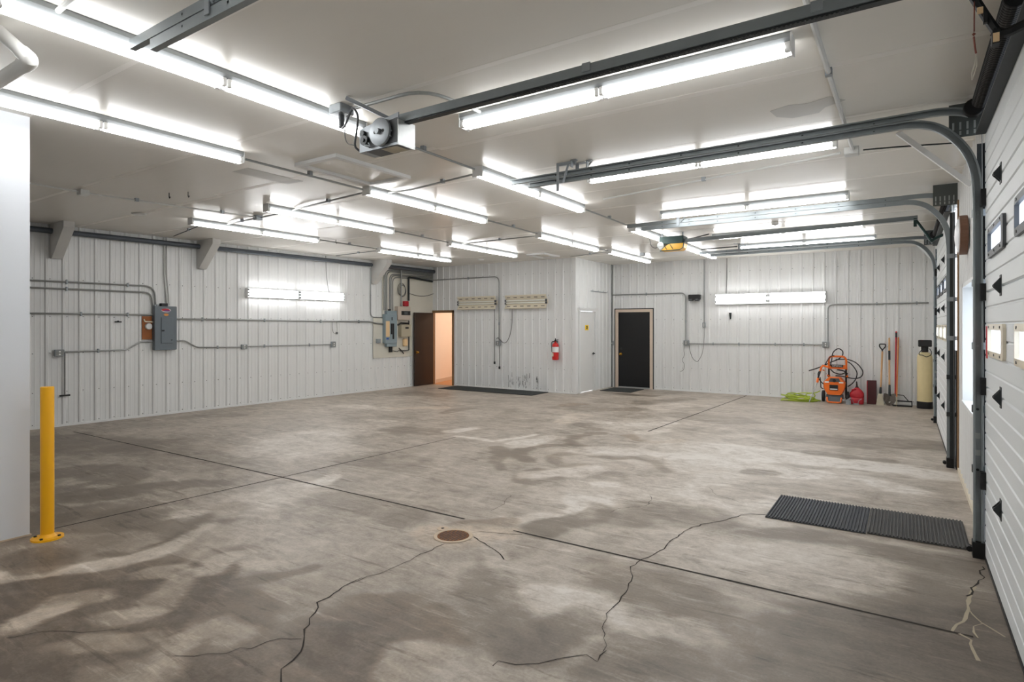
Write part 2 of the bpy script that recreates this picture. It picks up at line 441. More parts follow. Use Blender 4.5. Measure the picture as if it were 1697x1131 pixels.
# corner trims
m = M(); m.box(-6.66, -6.575, 12.695, 12.78, 0, CEIL); struct(m.done('trim_1', WHITE), 'white steel trim on the outer office corner', 'trim')
m = M(); m.box(-6.6, -6.56, 14.76, 14.82, 0, CEIL); struct(m.done('trim_2', CONDUIT), 'grey trim in the inner corner beside the black door', 'trim')
m = M(LWF); m.box(-2.6, 12.8, 0, .03, 0, .035); struct(m.done('baseboard_left', WHITE), 'white base angle along the breaker wall', 'trim')
m = M(OWF); m.box(-10.3, -6.6, 0, .03, 0, .03); struct(m.done('baseboard_office', WHITE), 'white base angle along the office front', 'trim')
m = M(BWF); m.box(-5.38, .52, 0, .028, 0, .03); struct(m.done('baseboard_back', WHITE), 'white base angle along the far wall', 'trim')
m = M(RWF); m.box(5.5, 8.32, 0, .03, 0, .05); struct(m.done('baseboard_right', CREAM), 'cream base strip between the garage doors', 'trim')
for n, (a, b) in enumerate(((5.40, 5.50), (8.33, 8.44))):
    m = M(RWF); m.box(a, b, -.02, .028, 0, 3.06); struct(m.done('trim_%d' % (3+n), FRAMEB if n else TRIMW), ('brown wooden jamb of the far garage door', 'white jamb of the near garage door')[1-n], 'trim')
m = M(RWF); m.box(12.36, 12.46, -.02, .028, 0, 3.06); struct(m.done('trim_5', TRIMW), 'white far jamb of the far garage door', 'trim')

# ceiling: panels with taped joints running towards the doors
m = M(CWF)
m.f([m.v(p) for p in ((-12, -2.7, 0), (.6, -2.7, 0), (.6, 14.9, 0), (-12, 14.9, 0))])
m.mi = 1
for y, w in ((.55, .05), (1.78, .05), (3.02, .06), (4.2, .09), (5.3, .06), (6.55, .06), (7.62, .1), (8.9, .05), (10.1, .06), (11.35, .06), (12.6, .05), (13.8, .05)):
    for (a, b) in ((-11.4, -7.2), (-7.2, -3.6), (-3.6, .5)):
        q = y + rs.uniform(-.04, .04)
        m.box(a, b, q-w*.4, q+w*.4, 0, .0008)
m.mi = 2
pts = [(-.86, 4.86), (-.72, 4.80), (-.60, 4.84), (-.45, 4.78), (-.36, 4.92), (-.5, 5.0), (-.55, 5.1), (-.74, 5.12), (-.84, 5.02)]
m.prism(pts, 'z', 0, .002)
m.box(-5.95, -5.68, 3.62, 4.3, 0, .002)
struct(m.done('ceiling', [CEILM, SEAM, PATCHM], loc=(0, 0, CEIL)), 'glossy off-white panelled ceiling', 'ceiling')

STROKES=[
 ([(-3.82,8.43),(-4.06,8.24),(-4.13,7.96),(-4.02,7.58),(-3.84,7.31),(-3.69,7.16),(-3.63,7.0),(-3.45,6.85),(-3.28,6.82),(-3.08,6.79),(-2.84,6.95),(-2.55,6.91),(-2.23,6.6),(-2.02,6.59),(-1.9,6.72),(-1.72,6.94)],0.0992,-0.54,0.5),
 ([(-4.13,7.96),(-4.02,7.58),(-3.77,7.32)],0.186,-0.504,0.5),
 ([(-3.92,7.3),(-4.06,7.14),(-4.15,6.9),(-4.15,6.59),(-4.05,6.31),(-3.79,6.1)],0.1364,-0.576,0.5),
 ([(-4.56,6.59),(-4.27,6.31),(-3.98,6.2),(-3.74,6.07)],0.124,-0.504,0.5),
 ([(-4.24,6.27),(-4.11,5.88),(-3.88,5.61)],0.0992,-0.432,0.5),
 ([(-3.6,6.7),(-3.63,6.49),(-3.54,6.26),(-3.34,6.12),(-3.11,6.22)],0.124,-0.432,0.5),
 ([(-3.44,5.8),(-3.48,5.49),(-3.45,5.26),(-3.2,5.16),(-3.04,5.34),(-3.0,5.58)],0.124,-0.576,0.5),
 ([(-3.2,5.16),(-3.03,5.33),(-2.92,5.63),(-2.78,5.9),(-2.6,6.07)],0.186,-0.324,0.3),
 ([(-3.42,8.43),(-3.15,8.11),(-2.84,8.12),(-2.64,8.45)],0.1116,-0.432,1),
 ([(-4.63,9.0),(-4.12,8.61),(-3.38,8.91)],0.155,-0.36,0.4),
 ([(-5.72,10.5),(-4.79,10.82),(-3.85,11.74)],0.31,-0.252,0.3),
 ([(-5.49,8.66),(-4.93,8.92),(-4.4,8.94)],0.186,-0.252,0.2),
 ([(-2.72,5.77),(-2.53,5.81),(-2.43,5.96)],0.124,-0.36,0.2),
 ([(-2.54,7.27),(-2.35,7.44)],0.25,0.9,0),
 ([(-2.59,5.67),(-2.5,5.74)],0.12,0.9,0),
 ([(-2.08,7.28),(-1.82,7.59),(-1.57,7.85)],0.3,0.7,0),
 ([(-2.48,4.82),(-2.39,4.97)],0.35,0.9,0),
 ([(-2.78,5.02),(-2.28,5.57),(-1.49,5.87)],0.5,0.35,0.2),
 ([(-4.38,6.92),(-4.39,7.62)],0.2,0.6,0),
 ([(-3.4,5.54),(-3.18,5.83),(-2.93,6.14)],0.2,0.5,0),
 ([(-3.49,7.09),(-2.98,7.3)],0.3,0.4,0),
 ([(-5.62,6.89),(-5.19,6.98),(-4.87,6.93)],0.07,0.9,0),
 ([(-4.75,7.02),(-4.72,7.35),(-4.69,7.71)],0.06,0.9,0),
 ([(-5.83,7.14),(-5.82,7.57)],0.12,0.8,0),
 ([(-3.83,9.0),(-3.41,9.92)],0.5,0.35,0.1),
 ([(-3.3,8.78),(-3.13,9.04)],0.2,0.5,0.3),
 ([(-2.65,8.07),(-1.64,8.18)],0.5,0.35,0),
 ([(-1.91,8.18),(-1.18,8.16),(-0.48,8.18),(0.19,8.03)],0.35,0.75,0),
 ([(-1.71,7.3),(-1.23,7.34),(-0.88,7.32)],0.3,0.6,0),
 ([(-2.04,7.15),(-1.51,6.08),(-1.22,5.56)],0.5,0.35,0.1),
 ([(-0.44,7.43),(-0.02,7.07)],0.2,0.6,0),
 ([(-1.44,7.12),(-1.24,7.21)],0.14,-0.6,0.3),
 ([(-1.29,9.55),(-0.57,9.62),(0.23,9.96)],0.5,-0.4,0.2),
 ([(-1.03,8.59),(-0.14,8.55)],0.15,-0.4,0.2),
 ([(-1.43,6.13),(-1.18,6.4),(-0.78,6.56)],0.3,-0.25,0.2),
 ([(-2.15,4.8),(-1.84,5.23),(-1.46,5.18)],0.3,-0.45,0.1),
 ([(-1.04,4.98),(-0.69,5.21)],0.16,-0.5,0.3),
 ([(-0.53,5.07),(-0.22,4.95),(0.18,5.02)],0.3,-0.55,0.1),
 ([(-0.37,4.61),(-0.16,4.48),(-0.04,4.61)],0.14,-0.45,0),
 ([(0.04,4.35),(0.24,4.37)],0.14,-0.5,0),
 ([(-0.54,4.54),(-0.01,4.54),(0.31,4.64)],0.35,0.3,0),
 ([(-1.5,3.6),(-1.24,3.73),(-0.95,3.45)],0.35,-0.45,0.4),
 ([(-0.93,3.4),(-0.76,3.27)],0.3,-0.5,0.5),
 ([(-1.32,3.05),(-1.14,3.05),(-0.93,3.16)],0.25,0.5,0),
 ([(-1.26,2.73),(-1.2,2.88),(-1.05,2.92)],0.2,-0.6,0.2),
 ([(-0.3,3.39),(-0.01,3.46),(0.24,3.75)],0.5,-0.75,0.1),
 ([(-0.01,3.85),(0.26,3.89)],0.4,-0.6,0.1),
 ([(-0.61,3.29),(-0.38,3.21)],0.4,-0.3,0.2),
 ([(0.34,5.13),(0.32,4.39),(0.33,3.81)],0.5,-0.6,0.1),
 ([(-1.28,4.36),(-0.54,4.54)],0.5,0.25,0),
 ([(-2.51,4.59),(-2.54,4.94),(-2.4,4.99)],0.22,0.85,0),
 ([(-2.33,4.85),(-2.41,4.48),(-2.49,4.12)],0.2,-0.65,0.2),
 ([(-2.81,4.14),(-2.6,4.46)],0.12,0.5,0),
 ([(-3.04,3.92),(-2.85,4.11)],0.14,-0.35,0.9),
 ([(-1.87,2.94),(-1.67,3.11),(-1.47,3.21)],0.2,0.6,0),
 ([(-1.83,2.74),(-1.65,2.6)],0.2,-0.5,0.1),
 ([(-1.58,2.81),(-1.49,2.96)],0.2,-0.55,0.2),
 ([(-2.2,2.94),(-2.28,3.3),(-2.35,3.45)],0.15,-0.4,0.1),
 ([(-2.57,2.16),(-2.46,2.39),(-2.15,2.3)],0.35,-0.6,0.9),
 ([(-2.2,2.14),(-1.98,1.97)],0.2,-0.6,0.8),
 ([(-2.53,1.91),(-2.23,1.81)],0.4,-0.5,0.9),
 ([(-2.09,2.14),(-1.93,2.26),(-1.87,2.14)],0.2,0.5,0.2),
 ([(-4.56,3.69),(-4.09,3.83),(-3.5,3.75)],0.3,-0.35,0.1),
 ([(-5.03,3.96),(-5.11,4.23)],0.12,0.7,0),
 ([(-1.75,2.22),(-1.5,2.34)],0.2,0.3,0.1),
 ([(-2.81,3.8),(-2.5,3.55),(-2.24,3.32),(-1.89,3.07)],0.1,0.4,0),
 ([(-2.21,3.09),(-1.93,2.74)],0.25,-0.3,0.1),
 ([(-1.26,2.61),(-1.17,2.51)],0.2,-0.4,0.2),
 ([(-2.99,3.56),(-2.87,3.64)],0.36,0.35,1),
 ([(-5.1,3.0),(-4.83,2.66),(-4.59,2.33),(-4.35,2.03),(-4.21,1.85),(-4.1,1.76)],0.22,-0.95,0.8),
 ([(-4.09,2.52),(-3.93,2.21),(-3.73,1.93),(-3.55,1.67),(-3.39,1.42),(-3.23,1.19)],0.2,-0.95,0.8),
 ([(-4.08,2.5),(-3.9,2.37),(-3.73,2.13),(-3.58,1.88)],0.12,-0.8,0.8),
 ([(-4.19,2.43),(-4.15,2.54),(-3.98,2.57),(-3.8,2.54)],0.1,-0.6,0.7),
 ([(-4.96,2.93),(-4.44,2.61)],0.14,-0.5,0.6),
 ([(-3.76,1.73),(-3.92,1.62),(-3.85,1.43),(-3.71,1.24),(-3.61,1.06)],0.25,-0.85,0.9),
 ([(-4.19,1.21),(-4.27,1.35),(-4.4,1.56)],0.35,-0.95,0.9),
 ([(-4.4,1.56),(-4.64,1.52),(-4.76,1.4)],0.15,-0.6,0.8),
 ([(-4.81,2.02),(-4.67,2.11),(-4.55,2.22)],0.08,-0.5,0.4),
 ([(-3.33,1.08),(-3.35,1.25),(-3.36,1.47)],0.2,-0.7,0.8),
 ([(-4.19,2.04),(-4.06,1.78),(-3.89,1.9)],0.12,-0.5,0.7),
 ([(-3.44,1.94),(-3.05,1.84),(-2.83,1.59)],0.3,-0.5,0.8),
 ([(-3.6,2.17),(-3.47,2.42),(-3.36,2.59)],0.1,-0.5,0.4),
 ([(-2.85,1.58),(-2.67,1.52)],0.2,-0.6,0.8),
 ([(-4.95,1.4),(-4.79,1.6),(-4.58,1.78),(-4.59,2.01),(-4.6,2.32),(-4.79,2.69)],0.12,0.85,0),
 ([(-3.91,2.22),(-4.05,2.45)],0.12,0.75,0.2),
 ([(-4.0,2.5),(-3.74,2.48)],0.14,0.55,0.1),
 ([(-3.7,1.7),(-3.84,1.89),(-3.98,2.13)],0.12,0.5,0.1),
 ([(-4.23,1.97),(-4.14,2.07)],0.12,0.45,0.2),
 ([(-4.03,1.32),(-4.12,1.49),(-4.09,1.62)],0.12,0.6,0),
 ([(-3.99,1.22),(-4.05,1.4)],0.1,0.5,0),
 ([(-3.7,1.53),(-3.68,1.61)],0.12,0.5,0.1),
 ([(-3.51,1.27),(-3.4,1.45)],0.14,0.45,0),
 ([(-3.15,1.25),(-3.09,1.4)],0.2,0.4,0),
 ([(-3.2,1.6),(-3.2,1.8),(-3.0,1.79)],0.15,0.4,0.1),
 ([(-5.4,2.35),(-5.32,2.63),(-5.15,2.81)],0.12,0.6,0),
 ([(-6.26,2.94),(-6.14,3.12)],0.12,0.55,0),
 ([(-6.23,2.18),(-6.05,2.45)],0.1,0.6,0),
 ([(-6.36,2.33),(-6.24,2.58)],0.12,0.4,0),
 ([(-7.29,2.73),(-7.27,2.92)],0.2,0.45,0),
 ([(-6.87,2.74),(-6.83,2.87)],0.1,0.4,0.2),
 ([(-7.95,2.71),(-7.66,3.03),(-6.91,3.04)],0.3,-0.5,0.1),
 ([(-6.47,2.52),(-6.45,2.92),(-6.04,3.4)],0.25,-0.5,0.1),
 ([(-6.78,2.31),(-6.74,2.53)],0.2,-0.4,0),
 ([(-5.45,2.39),(-4.9,2.49),(-5.02,2.82)],0.2,-0.4,0.4),
 ([(-6.06,1.92),(-5.89,2.17),(-5.51,2.35)],0.4,-0.45,0.2),
 ([(-10.25,3.42),(-8.9,3.74)],0.8,-0.45,0),
 ([(-8.54,4.16),(-6.94,3.91)],0.6,-0.25,0),
 ([(-5.25,1.68),(-4.89,1.76)],0.2,-0.5,1),
 ([(-6.96,5.4),(-7.27,6.28)],0.8,0.3,0),
 ([(-5.08,4.03),(-5.19,4.29)],0.14,0.7,0),
 ([(-5.03,3.04),(-5.02,3.76)],0.35,0.35,0),
 ([(-4.48,2.7),(-3.85,2.88)],0.5,0.2,0.1),
 ([(-7.67,5.54),(-7.35,6.1)],0.5,0.35,0),
 ([(-7.19,4.78),(-6.12,5.22)],0.5,0.3,0),
 ([(-9.49,8.33),(-8.42,8.42)],0.3,0.35,0.1),
 ([(-8.51,8.51),(-7.71,9.19)],0.2,0.4,0.8),
 ([(-7.18,8.66),(-7.23,9.5)],0.15,-0.45,0.3),
 ([(-7.75,7.28),(-7.4,7.4)],0.12,0.5,0),
 ([(-5.45,5.06),(-5.11,5.17)],0.5,-0.3,0.2),
 ([(-6.55,6.82),(-6.14,6.9)],0.4,-0.35,0.3),
 ([(-5.96,7.11),(-5.79,7.51)],0.15,0.7,0),
 ([(-10.71,5.56),(-10.32,6.32)],0.3,-0.3,0.2),
 ([(-10.01,10.66),(-9.3,10.69)],0.4,-0.35,0.1),
 ([(-5.77,13.36),(-5.45,13.29),(-4.96,13.33)],0.2,-0.8,0.1),
 ([(-6.23,14.28),(-5.59,14.38)],0.3,-0.3,0.1),
 ([(-5.84,10.85),(-5.67,11.18)],0.2,-0.3,1),
 ([(-4.81,8.94),(-4.95,9.76)],0.3,0.35,0.6),
 ([(-4.23,9.32),(-3.76,9.36),(-3.35,9.76)],0.2,0.6,0),
 ([(-4.64,12.08),(-4.14,13.36)],0.3,-0.35,0.1),
 ([(-4.16,11.56),(-3.69,12.28)],0.4,0.3,0),
 ([(-3.23,10.74),(-2.45,10.79)],0.5,-0.3,0.1),
]
CRACKS=[
 ([(-2.95,2.69),(-2.96,2.54),(-2.91,2.39),(-2.9,2.31),(-2.82,2.21),(-2.74,2.11),(-2.66,2.01),(-2.57,1.96),(-2.51,1.85),(-2.48,1.76),(-2.4,1.7),(-2.32,1.61)],0.012),
 ([(-2.89,3.45),(-2.9,3.2),(-2.89,2.96),(-2.9,2.84),(-2.94,2.69),(-2.95,2.54)],0.007),
 ([(-2.64,1.99),(-2.73,1.93),(-2.78,1.8),(-2.85,1.7),(-2.95,1.6),(-3.03,1.54)],0.006),
 ([(-3.94,1.14),(-3.86,1.27),(-3.76,1.35),(-3.68,1.38),(-3.54,1.51)],0.006),
 ([(-0.95,5.55),(-1.17,5.44),(-1.27,5.19),(-1.42,4.92),(-1.48,4.62),(-1.49,4.44),(-1.49,4.22),(-1.54,3.98),(-1.56,3.82),(-1.5,3.68),(-1.46,3.56),(-1.43,3.37),(-1.42,3.21)],0.01),
 ([(-1.42,3.21),(-1.43,3.13),(-1.29,2.81),(-1.27,2.75)],0.006),
 ([(-1.26,2.77),(-1.26,2.66),(-1.32,2.67),(-1.39,2.62),(-1.49,2.48),(-1.57,2.41),(-1.65,2.38),(-1.66,2.34)],0.009),
 ([(-2.8,3.69),(-2.66,3.63),(-2.54,3.58),(-2.35,3.45)],0.012),
 ([(0.44,5.15),(0.42,4.95),(0.39,4.79),(0.36,4.73),(0.33,4.58),(0.31,4.53)],0.014),
 ([(-1.66,6.13),(-1.51,5.89),(-1.27,5.78),(-1.01,5.91)],0.006),
 ([(-2.16,4.83),(-2.14,4.99),(-1.96,5.2),(-1.99,5.39),(-2.06,5.53)],0.006),
 ([(-1.12,7.41),(-0.92,7.33),(-0.87,7.27),(-0.98,7.05)],0.006),
 ([(-3.18,4.79),(-3.09,4.54),(-3.07,4.3)],0.006),
 ([(-2.87,3.76),(-2.76,3.85),(-2.51,3.94)],0.008),
]
TANL=[
 ([(0.37,4.73),(0.33,4.56),(0.31,4.45),(0.31,4.32),(0.28,4.19),(0.24,4.07),(0.21,3.97)],0.02),
 ([(0.31,4.32),(0.36,4.17),(0.44,4.05)],0.01),
 ([(0.36,4.17),(0.32,4.1),(0.31,4.03),(0.32,3.96)],0.01),
 ([(0.24,3.96),(0.29,3.92),(0.29,3.8),(0.3,3.69)],0.016),
]

def build_floor():
    x0, x1, y0, y1, d = -11.6, .6, -2.6, 14.86, .035
    nx = int((x1-x0)/d)+1; ny = int((y1-y0)/d)+1
    X, Y = np.meshgrid(np.linspace(x0, x1, nx), np.linspace(y0, y1, ny))
    # wobble the sampling position so that no stain has a ruled edge
    ph = np.random.RandomState(4).uniform(0, 6.28, 12)
    WX = X + .06*np.sin(2.3*Y+ph[0]+1.1*np.sin(1.7*X)) + .03*np.sin(7.1*Y+ph[1]+3*X) + .010*np.sin(19*Y-13*X+ph[2])
    WY = Y + .05*np.sin(2.1*X+ph[3]+1.3*np.sin(1.3*Y)) + .022*np.sin(6.3*X+ph[4]-2*Y) + .010*np.sin(17*X+11*Y+ph[5])
    S = np.zeros_like(X); T = np.zeros_like(X)
    R = np.random.RandomState(12)
    def vnoise(cell, sx=1.0, sy=1.0):          # smooth random field with features of about CELL metres
        gx = int((x1-x0)/cell/sx)+4; gy = int((y1-y0)/cell/sy)+4; G = R.uniform(-1, 1, (gy, gx))
        fx = (X-x0)/cell/sx; fy = (Y-y0)/cell/sy; ix = fx.astype(int); iy = fy.astype(int); fx = fx-ix; fy = fy-iy
        fx = fx*fx*(3-2*fx); fy = fy*fy*(3-2*fy)
        return (G[iy, ix]*(1-fx)+G[iy, ix+1]*fx)*(1-fy) + (G[iy+1, ix]*(1-fx)+G[iy+1, ix+1]*fx)*fy
    NF = vnoise(.6)*.5 + vnoise(.3, 1.6)*.42 + vnoise(.15, 1.6)*.36 + vnoise(.08, 1.5)*.3
    for pts, w, v, b in STROKES:
        P = np.array(pts); dist = np.full(X.shape, 9.0)
        for a, c in zip(P[:-1], P[1:]):
            ab = c-a; l2 = max((ab**2).sum(), 1e-9)
            t = np.clip(((WX-a[0])*ab[0]+(WY-a[1])*ab[1])/l2, 0, 1)
            dist = np.minimum(dist, np.hypot(WX-a[0]-t*ab[0], WY-a[1]-t*ab[1]))
        k = np.clip((1.05 - dist/w + .42*NF)/.42, 0, 1); k = k*k*(3-2*k)
        S = S*(1-k*.6) + v*k; T = np.maximum(T*(1-k*.4), b*k)
    # slab darker and browner towards its near end, paler around the middle
    near_dark = np.clip((3.6-Y)/2.6, 0, 1); near_dark = near_dark*near_dark*(3-2*near_dark)
    S = S - .42*near_dark*np.clip((.2-X)/2, 0, 1); T = np.maximum(T, .80*near_dark*np.clip((-.8-X)/2.5, .15, 1))
    pale = np.exp(-((X+2.2)**2/9+(Y-7.6)**2/9)); S = S + .30*pale
    T = np.maximum(T, .22)
    S = np.clip(S, -1, 1)
    me = bpy.data.meshes.new('floor')
    nv = nx*ny; co = np.zeros((nv, 3)); co[:, 0] = X.ravel(); co[:, 1] = Y.ravel()
    i, j = np.meshgrid(np.arange(nx-1), np.arange(ny-1)); a = (j*nx+i).ravel()
    quads = np.stack([a, a+1, a+1+nx, a+nx], 1)
    # joints and cracks as thin strips lying on the slab
    ev, ef, em = [], [], []
    def strip(pts, w, mi, jit, z=.0016):
        P = [Vector((p[0], p[1])) for p in pts]; fine = []
        for p, q in zip(P, P[1:]):
            n = max(1, int((q-p).length/.05)) if jit else max(1, int((q-p).length/.4))
            for t in range(n):
                r = p.lerp(q, t/n)
                if jit and (t or fine): r = r + Vector((rs.uniform(-jit, jit), rs.uniform(-jit, jit)))
                fine.append(r)
        fine.append(P[-1]); b0 = len(ev)
        for k, p in enumerate(fine):
            d_ = (fine[min(k+1, len(fine)-1)]-fine[max(k-1, 0)]); d_ = d_.normalized() if d_.length else Vector((1, 0))
            nrm = Vector((-d_.y, d_.x)); ww = w*.5*(rs.uniform(.45, 1.3) if jit else rs.uniform(.8, 1.2))
            ev.append((p.x+nrm.x*ww, p.y+nrm.y*ww, z)); ev.append((p.x-nrm.x*ww, p.y-nrm.y*ww, z))
        for k in range(len(fine)-1):
            b = b0+2*k; ef.append((b, b+1, b+3, b+2)); em.append(mi)
    strip([(-10.75, 3.93), (-5.63, 4.0), (-3.12, 3.99)], .020, 3, 0)
    strip([(-2.62, 3.98), (.3, 3.96)], .021, 3, 0)
    strip([(-5.75, 1.9), (-5.63, 4.01), (-5.52, 6.85)], .019, 3, 0)
    strip([(-3.33, 8.86), (-3.22, 11.5), (-3.1, 14.7)], .024, 3, 0)
    for pts, w in CRACKS: strip(pts, w*.72, 1, .014, .002)
    for pts, w in TANL: strip(pts, w, 2, .01, .0018)
    nq = len(quads); allv = np.vstack([co, np.array(ev)])
    ef = np.array(ef)+nv; faces = np.vstack([quads, ef])
    me.vertices.add(len(allv)); me.vertices.foreach_set('co', allv.ravel())
    me.loops.add(faces.size); me.loops.foreach_set('vertex_index', faces.ravel().astype(np.int32))
    me.polygons.add(len(faces)); me.polygons.foreach_set('loop_start', (np.arange(len(faces))*4).astype(np.int32))
    me.polygons.foreach_set('material_index', np.concatenate([np.zeros(nq), np.array(em)]).astype(np.int32))
    me.update(calc_edges=True); me.validate()
    at = me.color_attributes.new('stain', 'FLOAT_COLOR', 'POINT')
    c = np.zeros((len(allv), 4), dtype=np.float32); c[:nv, 0] = (S.ravel()+1)/2; c[:nv, 1] = T.ravel(); c[:, 3] = 1; c[nv:, 0] = .5
    at.data.foreach_set('color', c.ravel())
    for x in (FLOORM, CRACK, CRACKT, JOINT): me.materials.append(x)
    o = bpy.data.objects.new('floor', me); COL.objects.link(o)
    struct(o, 'stained grey concrete floor with saw-cut joints and cracks', 'floor')
build_floor()

# small hall behind the open office door
hx = lambda y: -11.17 - (y-12.86)*.29
m = M()
m.f([m.v(p) for p in ((hx(12.8), 12.8, 0), (hx(16), 16, 0), (hx(16), 16, 2.6), (hx(12.8), 12.8, 2.6))])
m.f([m.v(p) for p in ((hx(16), 16, 0), (-8.4, 16, 0), (-8.4, 16, 2.6), (hx(16), 16, 2.6))])
m.f([m.v(p) for p in ((-8.4, 12.8, 0), (-8.4, 16, 0), (-8.4, 16, 2.6), (-8.4, 12.8, 2.6))])
m.box(-10.33, -8.4, 12.78, 12.82, 0, 2.6)
m.box(-11.4, -10.3, 12.78, 12.82, 2.05, 2.6)
struct(m.done('wall_hall', OFFW, loc=(-10, 13, 0)), 'peach hall wall seen through the open doorway', 'wall')
m = M(); m.f([m.v(p) for p in ((-12.3, 12.66, .004), (-8.3, 12.66, .004), (-8.3, 16.1, .004), (-12.3, 16.1, .004))]); struct(m.done('floor_hall', OAK), 'wooden hall floor beyond the open doorway', 'floor')
m = M(); m.f([m.v(p) for p in ((-12.3, 12.75, 2.6), (-8.3, 12.75, 2.6), (-8.3, 16.1, 2.6), (-12.3, 16.1, 2.6))]); struct(m.done('ceiling_hall', TRIMW), 'white hall ceiling behind the office front', 'ceiling')
m = M(); m.prism([(hx(12.83)+.002, 12.83), (hx(15.9)+.002, 15.9), (hx(15.9)+.018, 15.9), (hx(12.83)+.018, 12.83)], 'z', .005, .10); struct(m.done('baseboard_hall', BEIGE), 'pale baseboard of the hall beyond the doorway', 'trim')
t = thing('hall_lamp', 'warm round ceiling lamp in the hall behind the open office door', 'lamp', (-10.0, 14.2, 2.5))
m = M(); m.lathe([(.17, 2.6), (.17, 2.57), (.15, 2.56)], (-10.0, 14.2, 0), n=20); m.done('lamp_base', TRIMW, t)
m = M(); m.lathe([(.15, 2.56), (.14, 2.52), (.09, 2.49), (.0, 2.48)], (-10.0, 14.2, 0), n=20); m.done('lamp_shade', LAMPW, t, True)

# ------------------------------------------------------------------ personnel doors
def knob(parent, fr, u, n, z, m_, name='door_knob'):
    k = M(fr); k.lathe([(.033, n), (.033, n+.008), (.012, n+.012), (.012, n+.035), (.028, n+.045), (.03, n+.06), (.018, n+.075), (.0, n+.078)], (u, 0, z), 'y', 16)
    return k.done(name, m_, parent, True)
# door_1: open brown leaf against the breaker wall
D1 = bpy.data.objects.new('door_1', None); COL.objects.link(D1); D1.location = (-11.0, 12.4, 0); ORG['door_1'] = Vector(D1.location); struct(D1, 'dark brown wooden door standing open beside the breaker board', 'door')
m = M(LWF); m.bbox(11.93, 12.66, .065, .105, .012, 2.0, .003); lf = m.done('door_leaf', BROWN, D1)
knob(lf, LWF, 12.01, .105, .92, BRASS)
m = M(OWF)
m.box(-11.1, -11.05, -.06, .03, 0, 2.0); m.box(-10.37, -10.32, -.06, .03, 0, 2.07); m.box(-11.16, -10.32, -.06, .03, 2.0, 2.07)
m.done('door_frame', FRAMEB, D1)
# door_2: white closet door
D2 = bpy.data.objects.new('door_2', None); COL.objects.link(D2); D2.location = (-6.6, 13.34, 0); ORG['door_2'] = Vector(D2.location); struct(D2, 'white closet door with a yellow square sticker', 'door')
m = M(SWF); m.box(12.94, 13.74, -.03, .012, .025, 1.992); l2 = m.done('door_leaf', DOORC, D2)
m = M(SWF)
m.box(12.87, 12.932, -.04, .045, 0, 2.0); m.box(13.748, 13.81, -.04, .045, 0, 2.0); m.box(12.85, 13.83, -.04, .05, 2.0, 2.08); m.box(12.85, 13.83, .05, .065, 2.05, 2.09)
m.done('door_frame', TRIMW, D2)
for z in (.35, 1.0, 1.75):
    m = M(SWF); m.cyl((12.945, .02, z-.05), (12.945, .02, z+.05), .008, 8); m.done('hinge', GALV, l2)
m = M(SWF); m.lathe([(.03, .012), (.03, .02), (.012, .022), (.012, .05)], (13.69, 0, .94), 'y', 14); m.box(13.57, 13.70, .045, .06, .93, .952); m.done('lever_handle', DARKM, l2)
m = M(SWF); m.box(13.23, 13.42, .012, .0145, 1.53, 1.66); sg = m.done('sign', YELPR, l2)
m = M(SWF); m.lathe([(.045, .0145), (.045, .0165)], (13.325, 0, 1.6), 'y', 20); m.done('sign_symbol', BLACKP, l2)
m = M(SWF); m.prism([(13.31, 1.585), (13.34, 1.585), (13.325, 1.615)], 'y', .0165, .018); m.done('sign_symbol', YELPR, l2)
# door_3: black steel door
D3 = bpy.data.objects.new('door_3', None); COL.objects.link(D3); D3.location = (-5.95, 14.8, 0); ORG['door_3'] = Vector(D3.location); struct(D3, 'black steel door in a beige frame', 'door')
m = M(BWF); m.box(-6.395, -5.505, -.045, .0, .03, 2.0); l3 = m.done('door_leaf', BLKDOOR, D3)
m = M(BWF)
m.box(-6.47, -6.39, -.05, .03, 0, 2.01); m.box(-5.51, -5.43, -.05, .03, 0, 2.01); m.box(-6.47, -5.43, -.05, .03, 2.0, 2.075)
m.done('door_frame', BEIGE, D3)
m = M(BWF); m.box(-6.39, -5.51, -.06, .04, 0, .028); m.done('threshold', GALVL, D3)
m = M(BWF)
m.box(-6.495, -6.47, -.01, .024, 0, 2.1); m.box(-5.43, -5.405, -.01, .024, 0, 2.1); m.box(-6.495, -5.405, -.01, .024, 2.075, 2.1); m.done('frame_edge', DARKM, D3)
knob(l3, BWF, -6.32, .0, .89, BRASS)
m = M(BWF); m.lathe([(.03, 0), (.03, .012), (.02, .018), (0, .02)], (-6.32, 0, 1.03), 'y', 16); m.done('deadbolt', DARKM, l3)
